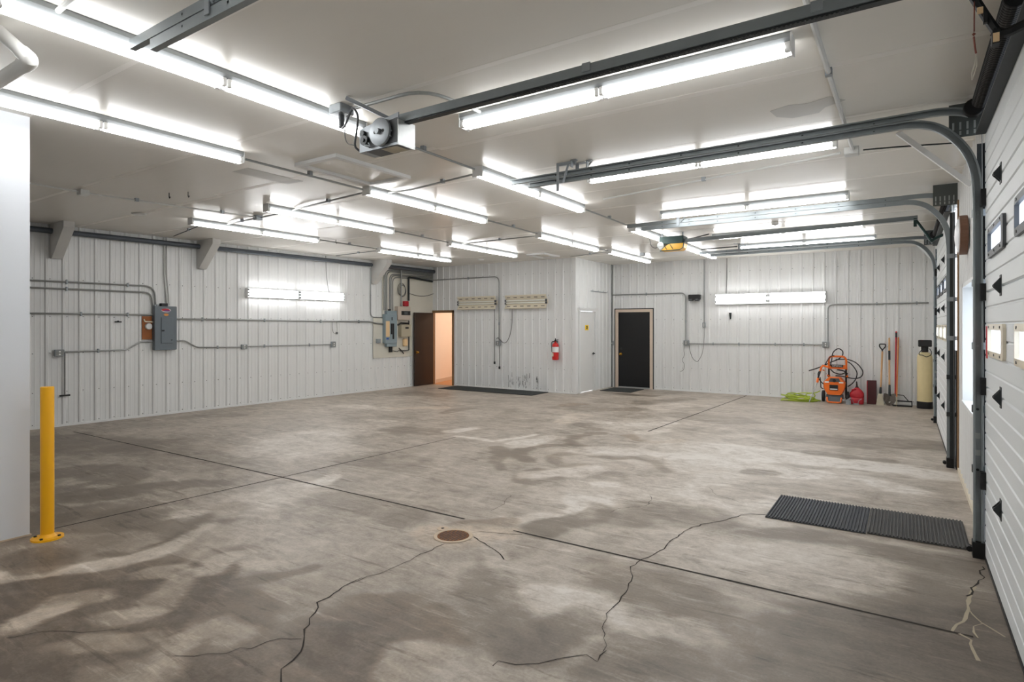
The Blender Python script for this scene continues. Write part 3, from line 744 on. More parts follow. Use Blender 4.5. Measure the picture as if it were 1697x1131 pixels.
# ------------------------------------------------------------------ garage doors
def grooved(parent, fr, n0, u0, u1, z0, z1, holes, pitch=.11):
    m = M(fr)
    zp = [(z0, -.012), (z0+.008, 0)]
    k = 1
    while z0+k*pitch < z1-.03:
        z = z0+k*pitch; zp += [(z-.009, 0), (z-.003, -.007), (z+.003, -.007), (z+.009, 0)]; k += 1
    zp += [(z1-.008, 0), (z1, -.012)]
    def off(z):
        for (a, ha), (b, hb) in zip(zp, zp[1:]):
            if a <= z <= b: return ha+(hb-ha)*(z-a)/(b-a)
        return 0
    zs = sorted({z for z, _ in zp} | {h[i] for h in holes for i in (2, 3)})
    us = sorted({u0, u1} | {h[i] for h in holes for i in (0, 1)})
    for back in (0, 1):
        V = {}
        def g(i, j):
            if (i, j) not in V: V[i, j] = m.v((us[i], n0+off(zs[j]) if not back else n0-.018, zs[j]))
            return V[i, j]
        for i in range(len(us)-1):
            for j in range(len(zs)-1):
                cu, cz = (us[i]+us[i+1])/2, (zs[j]+zs[j+1])/2
                if any(h[0] < cu < h[1] and h[2] < cz < h[3] for h in holes): continue
                m.f([g(i, j), g(i+1, j), g(i+1, j+1), g(i, j+1)])
    m.box(u0-.002, u0, n0-.018, n0-.010, z0, z1); m.box(u1, u1+.002, n0-.018, n0-.010, z0, z1)
    return m.done('section', DOORW, parent)
def rrect(u0, u1, z0, z1, r, k=4):
    out = []
    for cx, cz, a0 in ((u1-r, z0+r, -PI/2), (u1-r, z1-r, 0), (u0+r, z1-r, PI/2), (u0+r, z0+r, PI)):
        for j in range(k+1):
            a = a0+j*PI/2/k; out.append((cx+r*math.cos(a), cz+r*math.sin(a)))
    return out
def door_window(parent, fr, n0, u0, u1, z0, z1, m_):
    b = .048
    O = rrect(u0, u1, z0, z1, .035); I = rrect(u0+b, u1-b, z0+b*.8, z1-b*.8, .012)
    m = M(fr); R = []
    for P, n in ((O, n0), (O, n0+.016), (I, n0+.02), (I, n0-.012)): R.append([m.v((u, n, z)) for u, z in P])
    m._rings(R, False)
    m.mi = 1
    for u in (u0+.1, (u0+u1)/2, u1-.1):
        for z in (z0+.02, z1-.02): m.lathe([(.008, n0+.016), (.008, n0+.022)], (u, 0, z), 'y', 8)
    f = m.done('window_frame', [m_, SCREW], parent)
    m = M(fr); m.box(u0+b-.005, u1-b+.005, n0-.004, n0+.001, z0+b*.8-.005, z1-b*.8+.005); m.done('window_pane', FROST, f)
def garage_door(num, u0, u1, wins, label, hinge_u, n0=.05):
    d = bpy.data.objects.new('door_%d' % num, None); COL.objects.link(d); d.location = (.47, (u0+u1)/2, 0); ORG[d.name] = Vector(d.location); struct(d, label, 'garage door')
    zs = [.02, .56, 1.22, 1.88, 2.54, 3.07]
    for i in range(5):
        holes = []
        if i in (2, 3):
            for c in wins:
                z0, z1 = ((1.445, 1.655), (2.085, 2.28))[i-2]; holes.append((c-.32, c+.32, z0+.03, z1-.03))
        sct = grooved(d, RWF, n0, u0, u1, zs[i], zs[i+1]-.003, holes)
        if i in (2, 3):
            for c in wins:
                z0, z1 = ((1.445, 1.655), (2.085, 2.28))[i-2]; door_window(sct, RWF, n0, c-.37, c+.37, z0, z1, (CREAM, GREYP)[i-2])
    for z in zs[1:5]:
        for u in hinge_u:
            m = M(RWF); m.box(u-.03, u+.03, n0, n0+.004, z-.06, z+.064); m.prism([(n0, z-.05), (n0+.038, z-.004), (n0+.038, z+.006), (n0, z+.053)], 'x', u-.024, u-.019); m.prism([(n0, z-.05), (n0+.038, z-.004), (n0+.038, z+.006), (n0, z+.053)], 'x', u+.019, u+.024); m.cyl((u-.03, n0+.03, z), (u+.03, n0+.03, z), .007, 8); m.done('hinge', DARKM, d)
        m = M(RWF); m.box(u1-.07, u1-.01, n0, n0+.03, z-.06, z+.06); m.cyl((u1-.04, n0+.015, z), (u1+.04, n0+.02, z), .008, 8); m.done('roller_bracket', BLACKM, d)
    m = M(RWF); m.box(u0, u1, n0-.05, n0+.004, 0, .022); m.done('bottom_seal', BLACKP, d)
    m = M(RWF)   # stiffening strut across the top section
    m.prism([(n0, 2.985), (n0+.06, 2.985), (n0+.06, 2.995), (n0+.008, 2.995), (n0+.008, 3.055), (n0, 3.055)], 'x', u0+.05, u1-.05); m.done('strut', DARKM, d)
    return d
DA = garage_door(4, 1.6, 5.33, (4.65, 3.5, 2.35), 'white sectional garage door with grey and cream framed windows by the ribbed mat', (4.5, 3.0))
m = M(RWF); m.box(5.17, 5.25, .05, .053, 1.42, 1.64); m.done('sticker', REDPR, DA)
DB = garage_door(5, 8.62, 12.3, (9.6, 10.6, 11.6), 'farther white sectional garage door beside the tan tank', (9.95, 11.3), .075)
m = M(RWF); m.box(8.445, 8.60, -.02, .036, 0, 1.36); struct(m.done('trim_6', BLACKP), 'dark weather board low beside the far garage door', 'trim')

# window between the garage doors
W1 = bpy.data.objects.new('window_1', None); COL.objects.link(W1); W1.location = (.6, 7.1, .87); ORG['window_1'] = Vector(W1.location); struct(W1, 'bright deep-set window between the garage doors', 'window')
m = M(RWF)
m.box(6.41, 6.45, -.2, .022, .83, 2.08); m.box(7.75, 7.79, -.2, .022, .83, 2.08); m.box(6.41, 7.79, -.2, .022, 2.04, 2.08); m.box(6.41, 7.79, -.2, .03, .83, .87)
m.done('window_frame', TRIMW, W1)
m = M(RWF)
m.box(6.45, 6.49, -.19, -.15, .87, 2.04); m.box(7.71, 7.75, -.19, -.15, .87, 2.04); m.box(6.45, 7.75, -.19, -.15, 2.0, 2.04); m.box(6.45, 7.75, -.19, -.15, .87, .91); m.box(7.08, 7.12, -.19, -.15, .87, 2.04)
m.done('sash', TRIMW, W1)
m = M(RWF); m.box(6.47, 7.73, -.175, -.168, .89, 2.02); m.done('window_pane', GLASS, W1)

# tracks -------------------------------------------------
def chan(y, side, h):        # C-shaped rail, web at y, flanges towards the door opening
    s = -side; w = .034; t = .004; k = h/2
    return [(y, -k), (y+s*w, -k), (y+s*w, -k+.012), (y+s*(w-t), -k+.012), (y+s*(w-t), -k+t), (y+s*t, -k+t), (y+s*t, k-t), (y+s*(w-t), k-t), (y+s*(w-t), k-.012), (y+s*w, k-.012), (y+s*w, k), (y, k)]
LOWER = [(-3.32, 3.128), (-1.3, 3.135), (-.2, 3.146)] + [tuple(p[:2]) for p in smooth_path([(0, 3.148, 0), (.112, 3.13, 0), (.221, 3.075, 0), (.322, 2.965, 0), (.385, 2.85, 0), (.418, 2.72, 0), (.43, 2.55, 0)], 5)] + [(.432, 1.5), (.432, .06)]
UPPER = [(-3.55, 3.188), (-1.3, 3.196), (-.1, 3.204)] + [tuple(p[:2]) for p in smooth_path([(.05, 3.206, 0), (.2, 3.205, 0), (.28, 3.195, 0), (.34, 3.18, 0), (.385, 3.16, 0)], 4)]
def track(y, side, label, dz=0.0, short=0.0):
    t = thing('door_track', label, 'garage door track', (.43, y, 0), 'garage door tracks')
    lo = [(x + (short if i == 0 else 0), z + (dz if z > 2.6 else 0)) for i, (x, z) in enumerate(LOWER)]
    up = [(x + (short if i == 0 else 0), z + dz) for i, (x, z) in enumerate(UPPER)]
    m = M(); m.sweep(lo, chan(y, side, .056)); m.done('lower_rail', TRACK, t)
    m = M(); m.sweep(up, chan(y, side, .052)); m.done('upper_rail', TRACK, t)
    m = M(RWF)               # wall angle beside the upright
    yy = y + side*.045
    m.box(yy-.03, yy+.03, .041, .047, .05, 2.95); m.box(yy-.003, yy+.003, .041, .09, .05, 2.95); m.done('wall_angle', DARKM, t)
    for z in (.62, 1.05, 1.5, 1.95, 2.45):
        m = M(); m.box(.40, .52, y+side*.004, y+side*.05, z-.025, z+.025); m.lathe([(.009, y-side*.004), (.009, y-side*.012)], (.43, 0, z), 'y', 8); m.done('bracket', GALV if z > 1.4 else DARKM, t)
    for z in (.74, .86):
        m = M(); m.box(.410, .446, y-side*.003, y-side*.006, z-.02, z+.02); m.done('splice_plate', GALVL, t)
    m = M(); m.box(.40, .475, y-.05, y+.05, .0, .11); m.cyl((.385, y-.02, .05), (.385, y+.04, .05), .02, 10); m.done('foot_bracket', BLACKM, t)
    for x in (-3.0, -2.6, -2.2, -1.7, -1.2, -.7, -.2):      # bolt heads along the two rails
        for z in (3.136+dz, 3.196+dz):
            m = M(); m.lathe([(.008, y-side*.0), (.008, y-side*.007)], (x, 0, z), 'y', 6); m.done('bolt', DARKM, t)
    m = M()
    m.box(-2.78, -2.74, y+side*.006, y+side*.012, 3.12+dz, CEIL); m.box(-2.86, -2.66, y-.03, y+.03, CEIL-.006, CEIL); m.tube([(-2.72, y+side*.009, 3.17+dz), (-2.60, y+side*.009, CEIL)], .008, 6)
    m.done('hanger', GALV, t)
    return t
track(5.36, 1, 'steel double track curving down beside the ribbed floor mat', .0)
track(1.56, -1, 'steel double track ending over the ceiling lights beside the white partition', .0)
track(8.56, -1, 'steel double track on the window side of the far garage door', -.02)
track(12.36, 1, 'steel double track curving down beside the tan tank', -.05)

# torsion shafts, springs and end brackets
def spring_set(y0, y1, label, both=True):
    t = thing('torsion_spring_assembly', label, 'garage door spring', (.42, (y0+y1)/2, 2.95), 'torsion springs')
    m = M(); m.cyl((.43, y0, 3.17), (.43, y1, 3.17), .016, 12); m.done('shaft', BLACKM, t)
    m = M(); n = 90; L0, L1 = y0+.35, (y0+y1)/2-.1
    for (a, b) in ((L0, L1), ((y0+y1)/2+.1, y1-.35)):
        m.tube([(.43, a, 3.17), (.43, b, 3.17)], .05, 14)
        for k in range(60):
            y = a+(b-a)*k/59; m.lathe([(.05, -.006), (.0535, 0), (.05, .006)], (.43, y, 3.17), 'y', 12)
    m.done('spring', BLACKM, t)
    for s, y in ((-1, y0), (1, y1)):
        m = M(); m.box(.27, .50, y-.003, y+.003, 3.03, 3.275)
        e = m.done('end_plate', PLATEG, t)
        for k in range(5):
            x = .29+.042*k
            m = M(); m.box(x, x+.012, y-.0045, y+.0045, 3.045, 3.075); m.done('slot', GALVL, e)
            m = M(); m.box(x, x+.012, y-.0045, y+.0045, 3.085, 3.14); m.done('slot', GALVL, e)
        m = M(); yy = y - s*.21; m.lathe([(.055, yy-.03), (.06, yy-.025), (.05, yy), (.06, yy+.025), (.055, yy+.03)], (.40, 0, 3.17), 'y', 20); m.done('cable_drum', BLACKM, t)
    return t
spring_set(1.5, 5.46, 'black torsion spring above the garage door nearer the ribbed mat')
spring_set(8.46, 12.42, 'black torsion spring above the farther garage door')
for y, lab in ((5.42, 'thin steel lift cable hanging beside the track near the ribbed mat'), (8.5, 'thin steel lift cable hanging beside the far door track')):
    m = M(); m.tube([(.455, y-.05, 3.12), (.462, y-.05, 1.6), (.468, y-.05, .02)], .003, 6); tag(m.done('lift_cable', WIRE), lab, 'cable')

# opener over the near door: grey jackshaft trolley operator
op = thing('door_opener', 'grey metal garage door opener with a large pulley disc and a long rail', 'garage door opener', (-3.1, 3.05, 2.89))
m = M(); m.box(-3.29, -2.905, 2.975, 2.985, 2.894, 3.06); m.prism([(-3.29, 3.06), (-2.905, 3.06), (-2.905, 3.115), (-3.2, 3.075)], 'y', 2.975, 2.985)
m.box(-3.29, -2.905, 2.985, 3.125, 2.894, 2.905); m.box(-3.29, -3.28, 2.985, 3.125, 2.894, 3.05); m.box(-3.27, -2.93, 3.0, 3.12, 2.91, 3.03)
m.done('housing', GALV, op)
m = M(); m.box(-2.905, -2.897, 2.968, 3.135, 2.89, 3.065); m.done('cover_plate', GALVL, op)
m = M(); m.lathe([(.085, 2.962), (.096, 2.962), (.096, 2.942), (.085, 2.938), (.03, 2.938), (.0, 2.938)], (-3.055, 0, 2.998), 'y', 36); m.lathe([(.02, 2.938), (.02, 2.915), (0, 2.915)], (-3.055, 0, 2.998), 'y', 10); pl = m.done('pulley', GALV, op, True)
m = M()
for dx in (-.04, .04): m.lathe([(.012, 2.938), (.012, 2.9365)], (-3.055+dx, 0, 2.998), 'y', 10)
m.done('hub_hole', BLACKP, pl)
m = M(); m.lathe([(.035, 2.975), (.035, 2.945), (.012, 2.945), (.012, 2.935)], (-3.215, 0, 2.965), 'y', 18); m.lathe([(.022, 2.975), (.022, 2.95)], (-3.24, 0, 3.02), 'y', 12); m.done('small_pulley', DARKM, op, True)
m = M(); m.tube([(-3.21, 2.95, 2.93), (-3.15, 2.95, 2.915), (-3.17, 2.95, 2.94)], .006, 6); m.tube([(-2.96, 2.96, 2.95), (-2.99, 2.955, 3.0), (-2.95, 2.955, 2.99)], .006, 6); m.done('linkage', GALV, op)
m = M(); m.box(-3.22, -3.03, 2.98, 3.12, 2.8895, 2.894); m.done('motor_plate', GREYP, op)
m = M(); m.box(-3.08, -2.93, 2.985, 3.11, 2.8885, 2.8895); m.done('label_plate', BUFF, op)
m = M(); m.prism([(3.02, 3.062), (3.085, 3.062), (3.085, 3.072), (3.06, 3.072), (3.06, 3.118), (3.02, 3.118)], 'x', -2.95, .3)
m.done('rail', TRACK, op)
m = M()
m.box(-2.9, .28, 3.028, 3.075, 3.053, 3.062)
for k in range(92):
    x = -2.0+k*.02; m.box(x, x+.011, 3.03, 3.06, 3.049, 3.054)
ch = m.done('drive_chain', DARKM, op)
for x in (-1.52, -.36):
    m = M(); m.box(x, x+.05, 3.012, 3.02, 3.075, 3.123); m.done('rail_splice', GALV, op)
m = M(); m.tube([(-3.32, 2.88, 3.268), (-3.05, 3.08, 3.11)], .018, 4); m.done('hanger', GALV, op)
m = M(); m.prism([(-3.19, 2.912), (-2.91, 2.912), (-2.91, 3.08), (-3.0, 3.07), (-3.17, 3.05)], 'y', 2.971, 2.975); m.done('recess_shade', GREYP, op)  # dark sheet painting in the shade of the recess around the pulley
m = M(); m.tube([(.20, 3.06, 3.06), (.235, 3.06, 2.98), (.27, 3.06, 2.90), (.305, 3.06, 2.825)], .016, 6); m.box(.262, .275, 3.03, 3.05, 2.86, 2.9)
m.tube(smooth_path([(.295, 3.06, 2.83), (.33, 3.06, 2.812), (.38, 3.06, 2.826), (.455, 3.06, 2.85)], 3), .018, 6); m.box(.29, .315, 3.035, 3.085, 2.77, 2.825)
ar = m.done('door_arm', BLACKM, op)
m = M(); m.box(.243, .262, 3.038, 3.046, 2.905, 2.93); m.box(.292, .312, 3.03, 3.038, 2.775, 2.81); m.done('arm_tag', PAPER, ar)
m = M(); m.box(.455, .475, 2.95, 3.17, 2.80, 3.0); m.done('door_bracket', BLACKM, op)
t = thing('release_cord', 'red emergency release cord with a loop hanging from the opener rail', 'cord', (.22, 3.05, 2.62))
m = M(); m.tube([(.235, 3.05, 3.05), (.234, 3.05, 2.84)], .0025, 6); m.lathe([(.0, -.008), (.007, 0), (.0, .008)], (.233, 3.05, 2.83), n=8); m.tube([(.233, 3.05, 2.82), (.236, 3.05, 2.78), (.24, 3.05, 2.75)], .0035, 6); m.done('cord', ROPER, t)
m = M(); m.tube([(.24, 3.05, 2.75), (.243, 3.05, 2.70), (.232, 3.05, 2.66), (.227, 3.05, 2.645), (.226, 3.05, 2.67), (.236, 3.05, 2.71)], .002, 6, True); m.done('cord_loop', ROPEW, t)

# opener over the far door: green with an amber lens
o2 = thing('door_opener', 'dark green garage door opener with amber light lens', 'garage door opener', (-3.45, 10.3, 2.97))
m = M(); m.bbox(-3.63, -3.2, 10.2, 10.46, 3.075, 3.21, .01); m.done('housing', GREENM, o2)
m = M(); m.prism([(-3.60, 2.965), (-3.26, 2.965), (-3.205, 3.0), (-3.2, 3.078), (-3.42, 3.078), (-3.48, 3.06)], 'y', 10.195, 10.44); le = m.done('lens', AMBER, o2)
m = M()
for x in (-3.49, -3.38): m.tube([(x-.05, 10.19, 3.065), (x, 10.19, 2.985)], .006, 6)
m.tube([(-3.61, 10.19, 2.962), (-3.26, 10.19, 2.962), (-3.2, 10.19, 2.995), (-3.19, 10.19, 3.07)], .008, 6); m.done('lens_rib', GREENM, le)
m = M(); m.lathe([(.06, 10.2), (.06, 10.185), (.01, 10.18)], (-3.6, 0, 3.06), 'y', 20); m.lathe([(.025, 10.2), (.025, 10.18)], (-3.60, 0, 3.01), 'y', 12); m.done('pulley', GALVL, o2)
m = M(); m.sweep([(-3.2, 3.12), (.15, 3.185)], [(10.24, -.03), (10.30, -.03), (10.30, -.02), (10.275, -.02), (10.275, .035), (10.262, .035), (10.262, -.02), (10.24, -.02)]); m.done('rail', TRACK, o2)
m = M(); m.box(-3.62, -3.6, 10.3, 10.33, 3.2, CEIL); m.box(-3.25, -3.23, 10.3, 10.33, 3.2, CEIL); m.done('hanger', GALV, o2)
m = M(); m.tube([(.12, 10.27, 3.17), (.22, 10.27, 3.0), (.315, 10.27, 2.83)], .018, 6); m.tube([(.305, 10.27, 2.835), (.36, 10.27, 2.875), (.46, 10.27, 2.925)], .02, 6); m.box(.10, .14, 10.255, 10.28, 3.06, 3.18); m.done('door_arm', GREENM, o2)
m = M(); m.tube(smooth_path([(-3.84, 10.3, 3.22), (-3.8, 10.28, 3.08), (-3.72, 10.26, 3.03), (-3.62, 10.25, 3.06)], 5), .006, 6); m.done('power_cord', BLACKP, o2)
m = M(); m.lathe([(.05, 0), (.055, -.03), (.02, -.045), (0, -.05)], (-1.72, 10.15, CEIL), n=14); tag(m.done('ceiling_sensor', WHITEPL), 'small white round sensor on the ceiling over the far opener rail', 'sensor')

# wall clock between the doors
t = thing('wall_clock', 'round white wall clock with thick brown wooden rim beside the window', 'clock', (.5, 7.2, 2.34))
m = M(RWF); m.lathe([(.19, .022), (.19, .085), (.175, .09), (.165, .085), (.16, .03)], (7.2, 0, 2.52), 'y', 32); m.done('rim', BROWNR, t)
m = M(RWF); m.lathe([(.164, .06), (.164, .088), (.15, .098), (.10, .112), (.05, .119), (.0, .121)], (7.2, 0, 2.52), 'y', 32); fc = m.done('dial', DIAL, t)
m = M(RWF); m.box(7.196, 7.204, .116, .124, 2.52, 2.60); m.box(7.2, 7.25, .116, .124, 2.516, 2.524); m.done('hand', BLACKP, fc)

# diagonal braces near the doors
for (y, a, b, lab) in ((6.0, (-.05, 3.28), (.44, 2.77), 'slim white diagonal brace between ceiling and wall above the window'), (12.62, (.1, 3.16), (.5, 2.68), 'slim white diagonal brace in the corner above the tan tank')):
    m = M(); dx, dz = b[0]-a[0], b[1]-a[1]; l = math.hypot(dx, dz); nx, nz = dz/l*.02, -dx/l*.02
    m.prism([(a[0]-nx, a[1]-nz), (b[0]-nx, b[1]-nz), (b[0]+nx, b[1]+nz), (a[0]+nx, a[1]+nz)], 'y', y-.02, y+.02)
    tag(m.done('diagonal_brace', TRIMW), lab, 'brace')
# ------------------------------------------------------------------ ceiling strip lights
def strip_light(label):
    t = thing('strip_light', label, 'ceiling light', (0, 0, 0), 'fluorescent strips on the ceiling')
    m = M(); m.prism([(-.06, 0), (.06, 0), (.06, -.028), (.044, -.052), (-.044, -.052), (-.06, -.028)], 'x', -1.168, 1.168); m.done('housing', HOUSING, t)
    for s in (-1, 1):
        m = M(); m.box(s*1.168, s*1.175, -.062, .062, -.104, 0); m.done('end_plate', TRIMW, t)
        for y in (-.038, .038):
            m = M(); m.box(s*1.138, s*1.165, y-.013, y+.013, -.102, -.05); m.done('lampholder', WHITEPL, t)
            m = M(); m.box(s*.006, s*.03, y-.013, y+.013, -.102, -.05); m.done('lampholder', WHITEPL, t)
    for s in (-1, 1):
        for y in (-.038, .038):
            m = M(); m.tube([(s*.034, y, -.079), (s*1.136, y, -.079)], .019, 10); m.done('tube', TUBE, t, True)
    return t
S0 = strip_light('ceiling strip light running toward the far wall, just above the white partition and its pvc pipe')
first = [True]
def place(x, y, rz, label):
    if first[0]:
        S0.location = (x, y, CEIL); S0.rotation_euler = (0, 0, rz); S0['label'] = label; first[0] = False
    else: dup(S0, (x, y, CEIL), rz, label)
H = PI/2
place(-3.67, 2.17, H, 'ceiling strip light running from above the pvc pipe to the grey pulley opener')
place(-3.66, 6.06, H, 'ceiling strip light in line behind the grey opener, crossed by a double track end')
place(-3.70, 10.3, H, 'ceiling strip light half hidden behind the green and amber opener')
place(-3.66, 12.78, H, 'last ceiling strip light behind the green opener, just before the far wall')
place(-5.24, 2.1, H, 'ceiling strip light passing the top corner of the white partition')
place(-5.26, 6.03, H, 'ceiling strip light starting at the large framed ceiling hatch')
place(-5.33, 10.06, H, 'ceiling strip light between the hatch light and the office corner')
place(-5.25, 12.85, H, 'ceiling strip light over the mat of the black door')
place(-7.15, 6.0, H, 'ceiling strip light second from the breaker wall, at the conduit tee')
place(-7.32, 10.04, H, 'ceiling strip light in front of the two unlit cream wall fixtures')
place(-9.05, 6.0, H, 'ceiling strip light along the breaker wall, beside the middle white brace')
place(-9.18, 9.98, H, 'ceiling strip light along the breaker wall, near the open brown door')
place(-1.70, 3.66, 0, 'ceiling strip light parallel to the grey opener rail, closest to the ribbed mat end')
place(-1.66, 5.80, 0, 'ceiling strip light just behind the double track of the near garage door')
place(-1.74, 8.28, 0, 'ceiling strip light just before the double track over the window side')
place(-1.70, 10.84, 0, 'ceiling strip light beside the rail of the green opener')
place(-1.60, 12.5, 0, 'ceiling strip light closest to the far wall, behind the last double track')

place(-1.70, .85, 0, 'added unseen ceiling strip light parallel to the opener rail, almost straight above the viewpoint')  # extra fixture out of view, added to light the near side of the rail
place(-3.67, -1.75, H, 'added unseen ceiling strip light behind the viewpoint, in line with the pulley opener')  # unseen extra fixture behind the camera, added to brighten near surfaces
# wall fixtures, lit
def wall_light(fr, u0, u1, z0, z1, label, rows=2):
    c = fr(((u0+u1)/2, 0, z0))
    t = thing('wall_light', label, 'wall light', c, 'lit wall fixtures')
    m = M(fr); m.box(u0, u1, .021, .07, z0, z1); m.done('housing', TRIMW, t)
    um = (u0+u1)/2
    zz = [z0+(z1-z0)*(k+.5)/rows for k in range(rows)]
    for u in (u0+.012, um-.03, um+.03, u1-.012):
        for z in zz:
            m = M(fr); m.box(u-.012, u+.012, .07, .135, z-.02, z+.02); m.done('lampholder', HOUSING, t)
    for a, b in ((u0-.01, u0), (u1, u1+.01)):
        m = M(fr); m.box(a, b, .021, .12, z0, z1); m.done('end_plate', TRIMW, t)
    for a, b in ((u0+.03, um-.06), (um+.06, u1-.03)):
        for z in zz:
            m = M(fr); m.tube([(a, .105, z), (b, .105, z)], .02, 10); m.done('tube', TUBE, t, True)
wall_light(LWF, 7.19, 9.6, 2.235, 2.415, 'lit four-row fluorescent fixture on the breaker wall', 3)
wall_light(BWF, -3.83, -1.46, 2.16, 2.40, 'lit twin-row fluorescent fixture on the far wall above the small hook', 2)

# wall fixtures, unlit cream shop lights on the office front
def shop_light(u0, u1, z0, z1, label):
    t = thing('shop_light', label, 'wall light', OWF(((u0+u1)/2, 0, z0)), 'unlit shop lights')
    zm = (z0+z1)/2; h = (z1-z0)/2
    m = M(OWF)
    m.prism([(.025, z0+.06), (.025, z1-.06), (.075, z1-.07), (.075, z0+.07)], 'x', u0, u1) if False else None
    m.box(u0, u1, .02, .075, zm-.05, zm+.05)
    for s in (-1, 1):
        m.prism([(.075, zm+s*.05), (.135, zm+s*h), (.129, zm+s*h), (.066, zm+s*.05)], 'x', u0, u1)
        m.prism([(.135, zm+s*h), (.125, zm+s*(h+.018)), (.119, zm+s*(h+.016)), (.129, zm+s*h)], 'x', u0, u1)
    m.done('reflector', CREAM, t)
    m = M(OWF)
    for s in (-1, 1):
        for k in range(6):
            u = u0+(u1-u0)*(k+.5)/6; a = u-.05; b = u+.05
            n0 = .075+.06*.55; z = zm+s*(.05+(h-.05)*.62)
            m.box(a, b, n0-.01, n0+.006, z-.012, z+.012)
    m.done('slot', BROWN, t)
    for s in (-1, 1):
        m = M(OWF); m.tube([(u0+.03, .105, zm+s*.03), (u1-.03, .105, zm+s*.03)], .019, 10); m.done('tube', TUBEOFF, t, True)
    for u in (u0+.012, u1-.012):
        m = M(OWF); m.box(u-.014, u+.014, .07, .13, zm-.06, zm-.005); m.box(u-.014, u+.014, .07, .13, zm+.005, zm+.06); m.done('end_cap', GREYP, t)
shop_light(-10.10, -8.85, 2.09, 2.40, 'unlit cream slotted shop light closer to the open doorway')
shop_light(-8.55, -7.33, 2.09, 2.40, 'unlit cream slotted shop light closer to the fire extinguisher')

# ------------------------------------------------------------------ conduits
def run(name, fr, pts, r, m_, label, cat='conduit', rad=.12, clips=(), n=8, group='electrical conduit runs'):
    t = thing(name, label, cat, fr(pts[0]), group)
    m = M(fr); m.tube(bend(pts, rad), r, n); m.done('pipe', m_, t, True)
    for c in clips:
        m = M(fr); u, q, z = c; m.box(u-.012, u+.012, .021, q+r+.004, z-r-.02, z+r+.02); m.done('clip', GALV, t)
    return t
def wallbox(fr, u0, u1, z0, z1, d, label, kind='outlet'):
    t = thing('outlet_box' if kind == 'outlet' else 'switch_box', label, 'electrical box', fr(((u0+u1)/2, 0, z0)), 'wall boxes')
    m = M(fr); m.bbox(u0, u1, .021, d+.02, z0, z1, .006); m.done('box', GALV, t); d += .02
    m = M(fr); m.box(u0+.012, u1-.012, d, d+.003, z0+.012, z1-.012); f = m.done('cover', COVERG, t)
    um = (u0+u1)/2; zm = (z0+z1)/2
    m = M(fr)
    if kind == 'outlet':
        for z in (zm-.022, zm+.022): m.lathe([(.014, d+.003), (.014, d+.005)], (um, 0, z), 'y', 12)
        m.done('socket', WHITEPL, f)
    else:
        m.box(um-.006, um+.006, d+.003, d+.018, zm-.014, zm+.014); m.done('toggle', WHITEPL, f)
    return t
# breaker wall
n = .0365
for a, b, lab in ((2.0, 3.875, 'dark pipe end along the ceiling edge, between the partition and the first white brace'), (4.035, 6.195, 'dark pipe along the ceiling edge above the grey breaker box'), (6.355, 10.43, 'long dark pipe along the ceiling edge above the lit wall fixture')):
    run('heating_pipe', LWF, [(a, .13, 3.16), (b, .13, 3.16)], .045, PIPED, lab, 'pipe', n=12, group=None)
run('heating_pipe', LWF, [(10.92, .13, 3.16), (12.66, .13, 3.15)], .05, PIPED, 'short dark pipe above the conduit bundle beside the open doorway', 'pipe', n=12, group=None)
run('conduit', LWF, [(2.4, n, 2.36), (5.44, n, 2.36), (5.46, n, 2.0)], .015, CONDUIT, 'upper of two grey conduits bending down into the grey breaker box', rad=.2, clips=[(4.1, n, 2.36), (5.0, n, 2.36)])
run('conduit', LWF, [(2.4, n, 2.245), (5.38, n, 2.245), (5.415, n, 2.0)], .015, CONDUIT, 'lower of two grey conduits bending down into the grey breaker box', rad=.17, clips=[(4.1, n, 2.245)])
run('conduit', LWF, [(2.4, n, 1.84), (5.42, n, 1.84)], .014, CONDUIT, 'straight grey conduit meeting the brown board beside the breaker box', clips=[(4.3, n, 1.84), (5.0, n, 1.84)])
run('conduit', LWF, [(4.04, n, 1.215), (4.98, n, 1.22), (5.21, n, 1.355), (5.42, n, 1.36)], .013, CONDUIT, 'grey conduit from the box above the black rod up to the breaker box', rad=.05, clips=[(4.55, n, 1.218)])
run('conduit', LWF, [(5.795, .041, 1.77), (9.2, .041, 1.745), (10.46, .041, 1.745), (10.62, .065, 1.70), (10.86, .065, 1.69)], .018, CONDUIT, 'long thick conduit linking the grey breaker box with the blue-grey load centre', rad=.12, clips=[(6.3, n, 1.766), (7.6, n, 1.757), (9.0, n, 1.746), (10.1, n, 1.745)])
run('conduit', LWF, [(5.78, n, 1.36), (5.97, n, 1.36), (6.2, n, 1.225), (7.08, n, 1.205)], .013, CONDUIT, 'grey conduit dropping from the breaker box to the outlet under the lit wall fixture', rad=.05, clips=[(6.6, n, 1.216)])
run('conduit', LWF, [(7.2, n, 1.215), (9.28, n, 1.205)], .012, CONDUIT, 'grey conduit between the two outlet boxes under the lit wall fixture', clips=[(7.6, n, 1.213), (8.7, n, 1.207)])
run('conduit', LWF, [(5.61, n, 3.27), (5.61, n, 2.6), (5.66, n, 2.02)], .014, CONDW, 'pale conduit dropping from the ceiling to the top of the grey breaker box', rad=.1)
run('conduit', LWF, [(5.655, .03, 3.27), (5.65, .03, 2.6), (5.70, .03, 2.02)], .012, CONDW, 'second pale conduit beside the first above the grey breaker box', rad=.1)
run('conduit', LWF, [(10.47, n, 3.1), (10.47, n, 1.855), (10.88, n, 1.85)], .014, CONDUIT, 'grey conduit from the last white brace bending into the blue-grey load centre', rad=.13)
wallbox(LWF, 3.93, 4.06, 1.145, 1.255, .055, 'double outlet box on the breaker wall above the hanging black rod')
wallbox(LWF, 7.08, 7.20, 1.16, 1.26, .055, 'outlet box on the breaker wall under the start of the lit fixture')
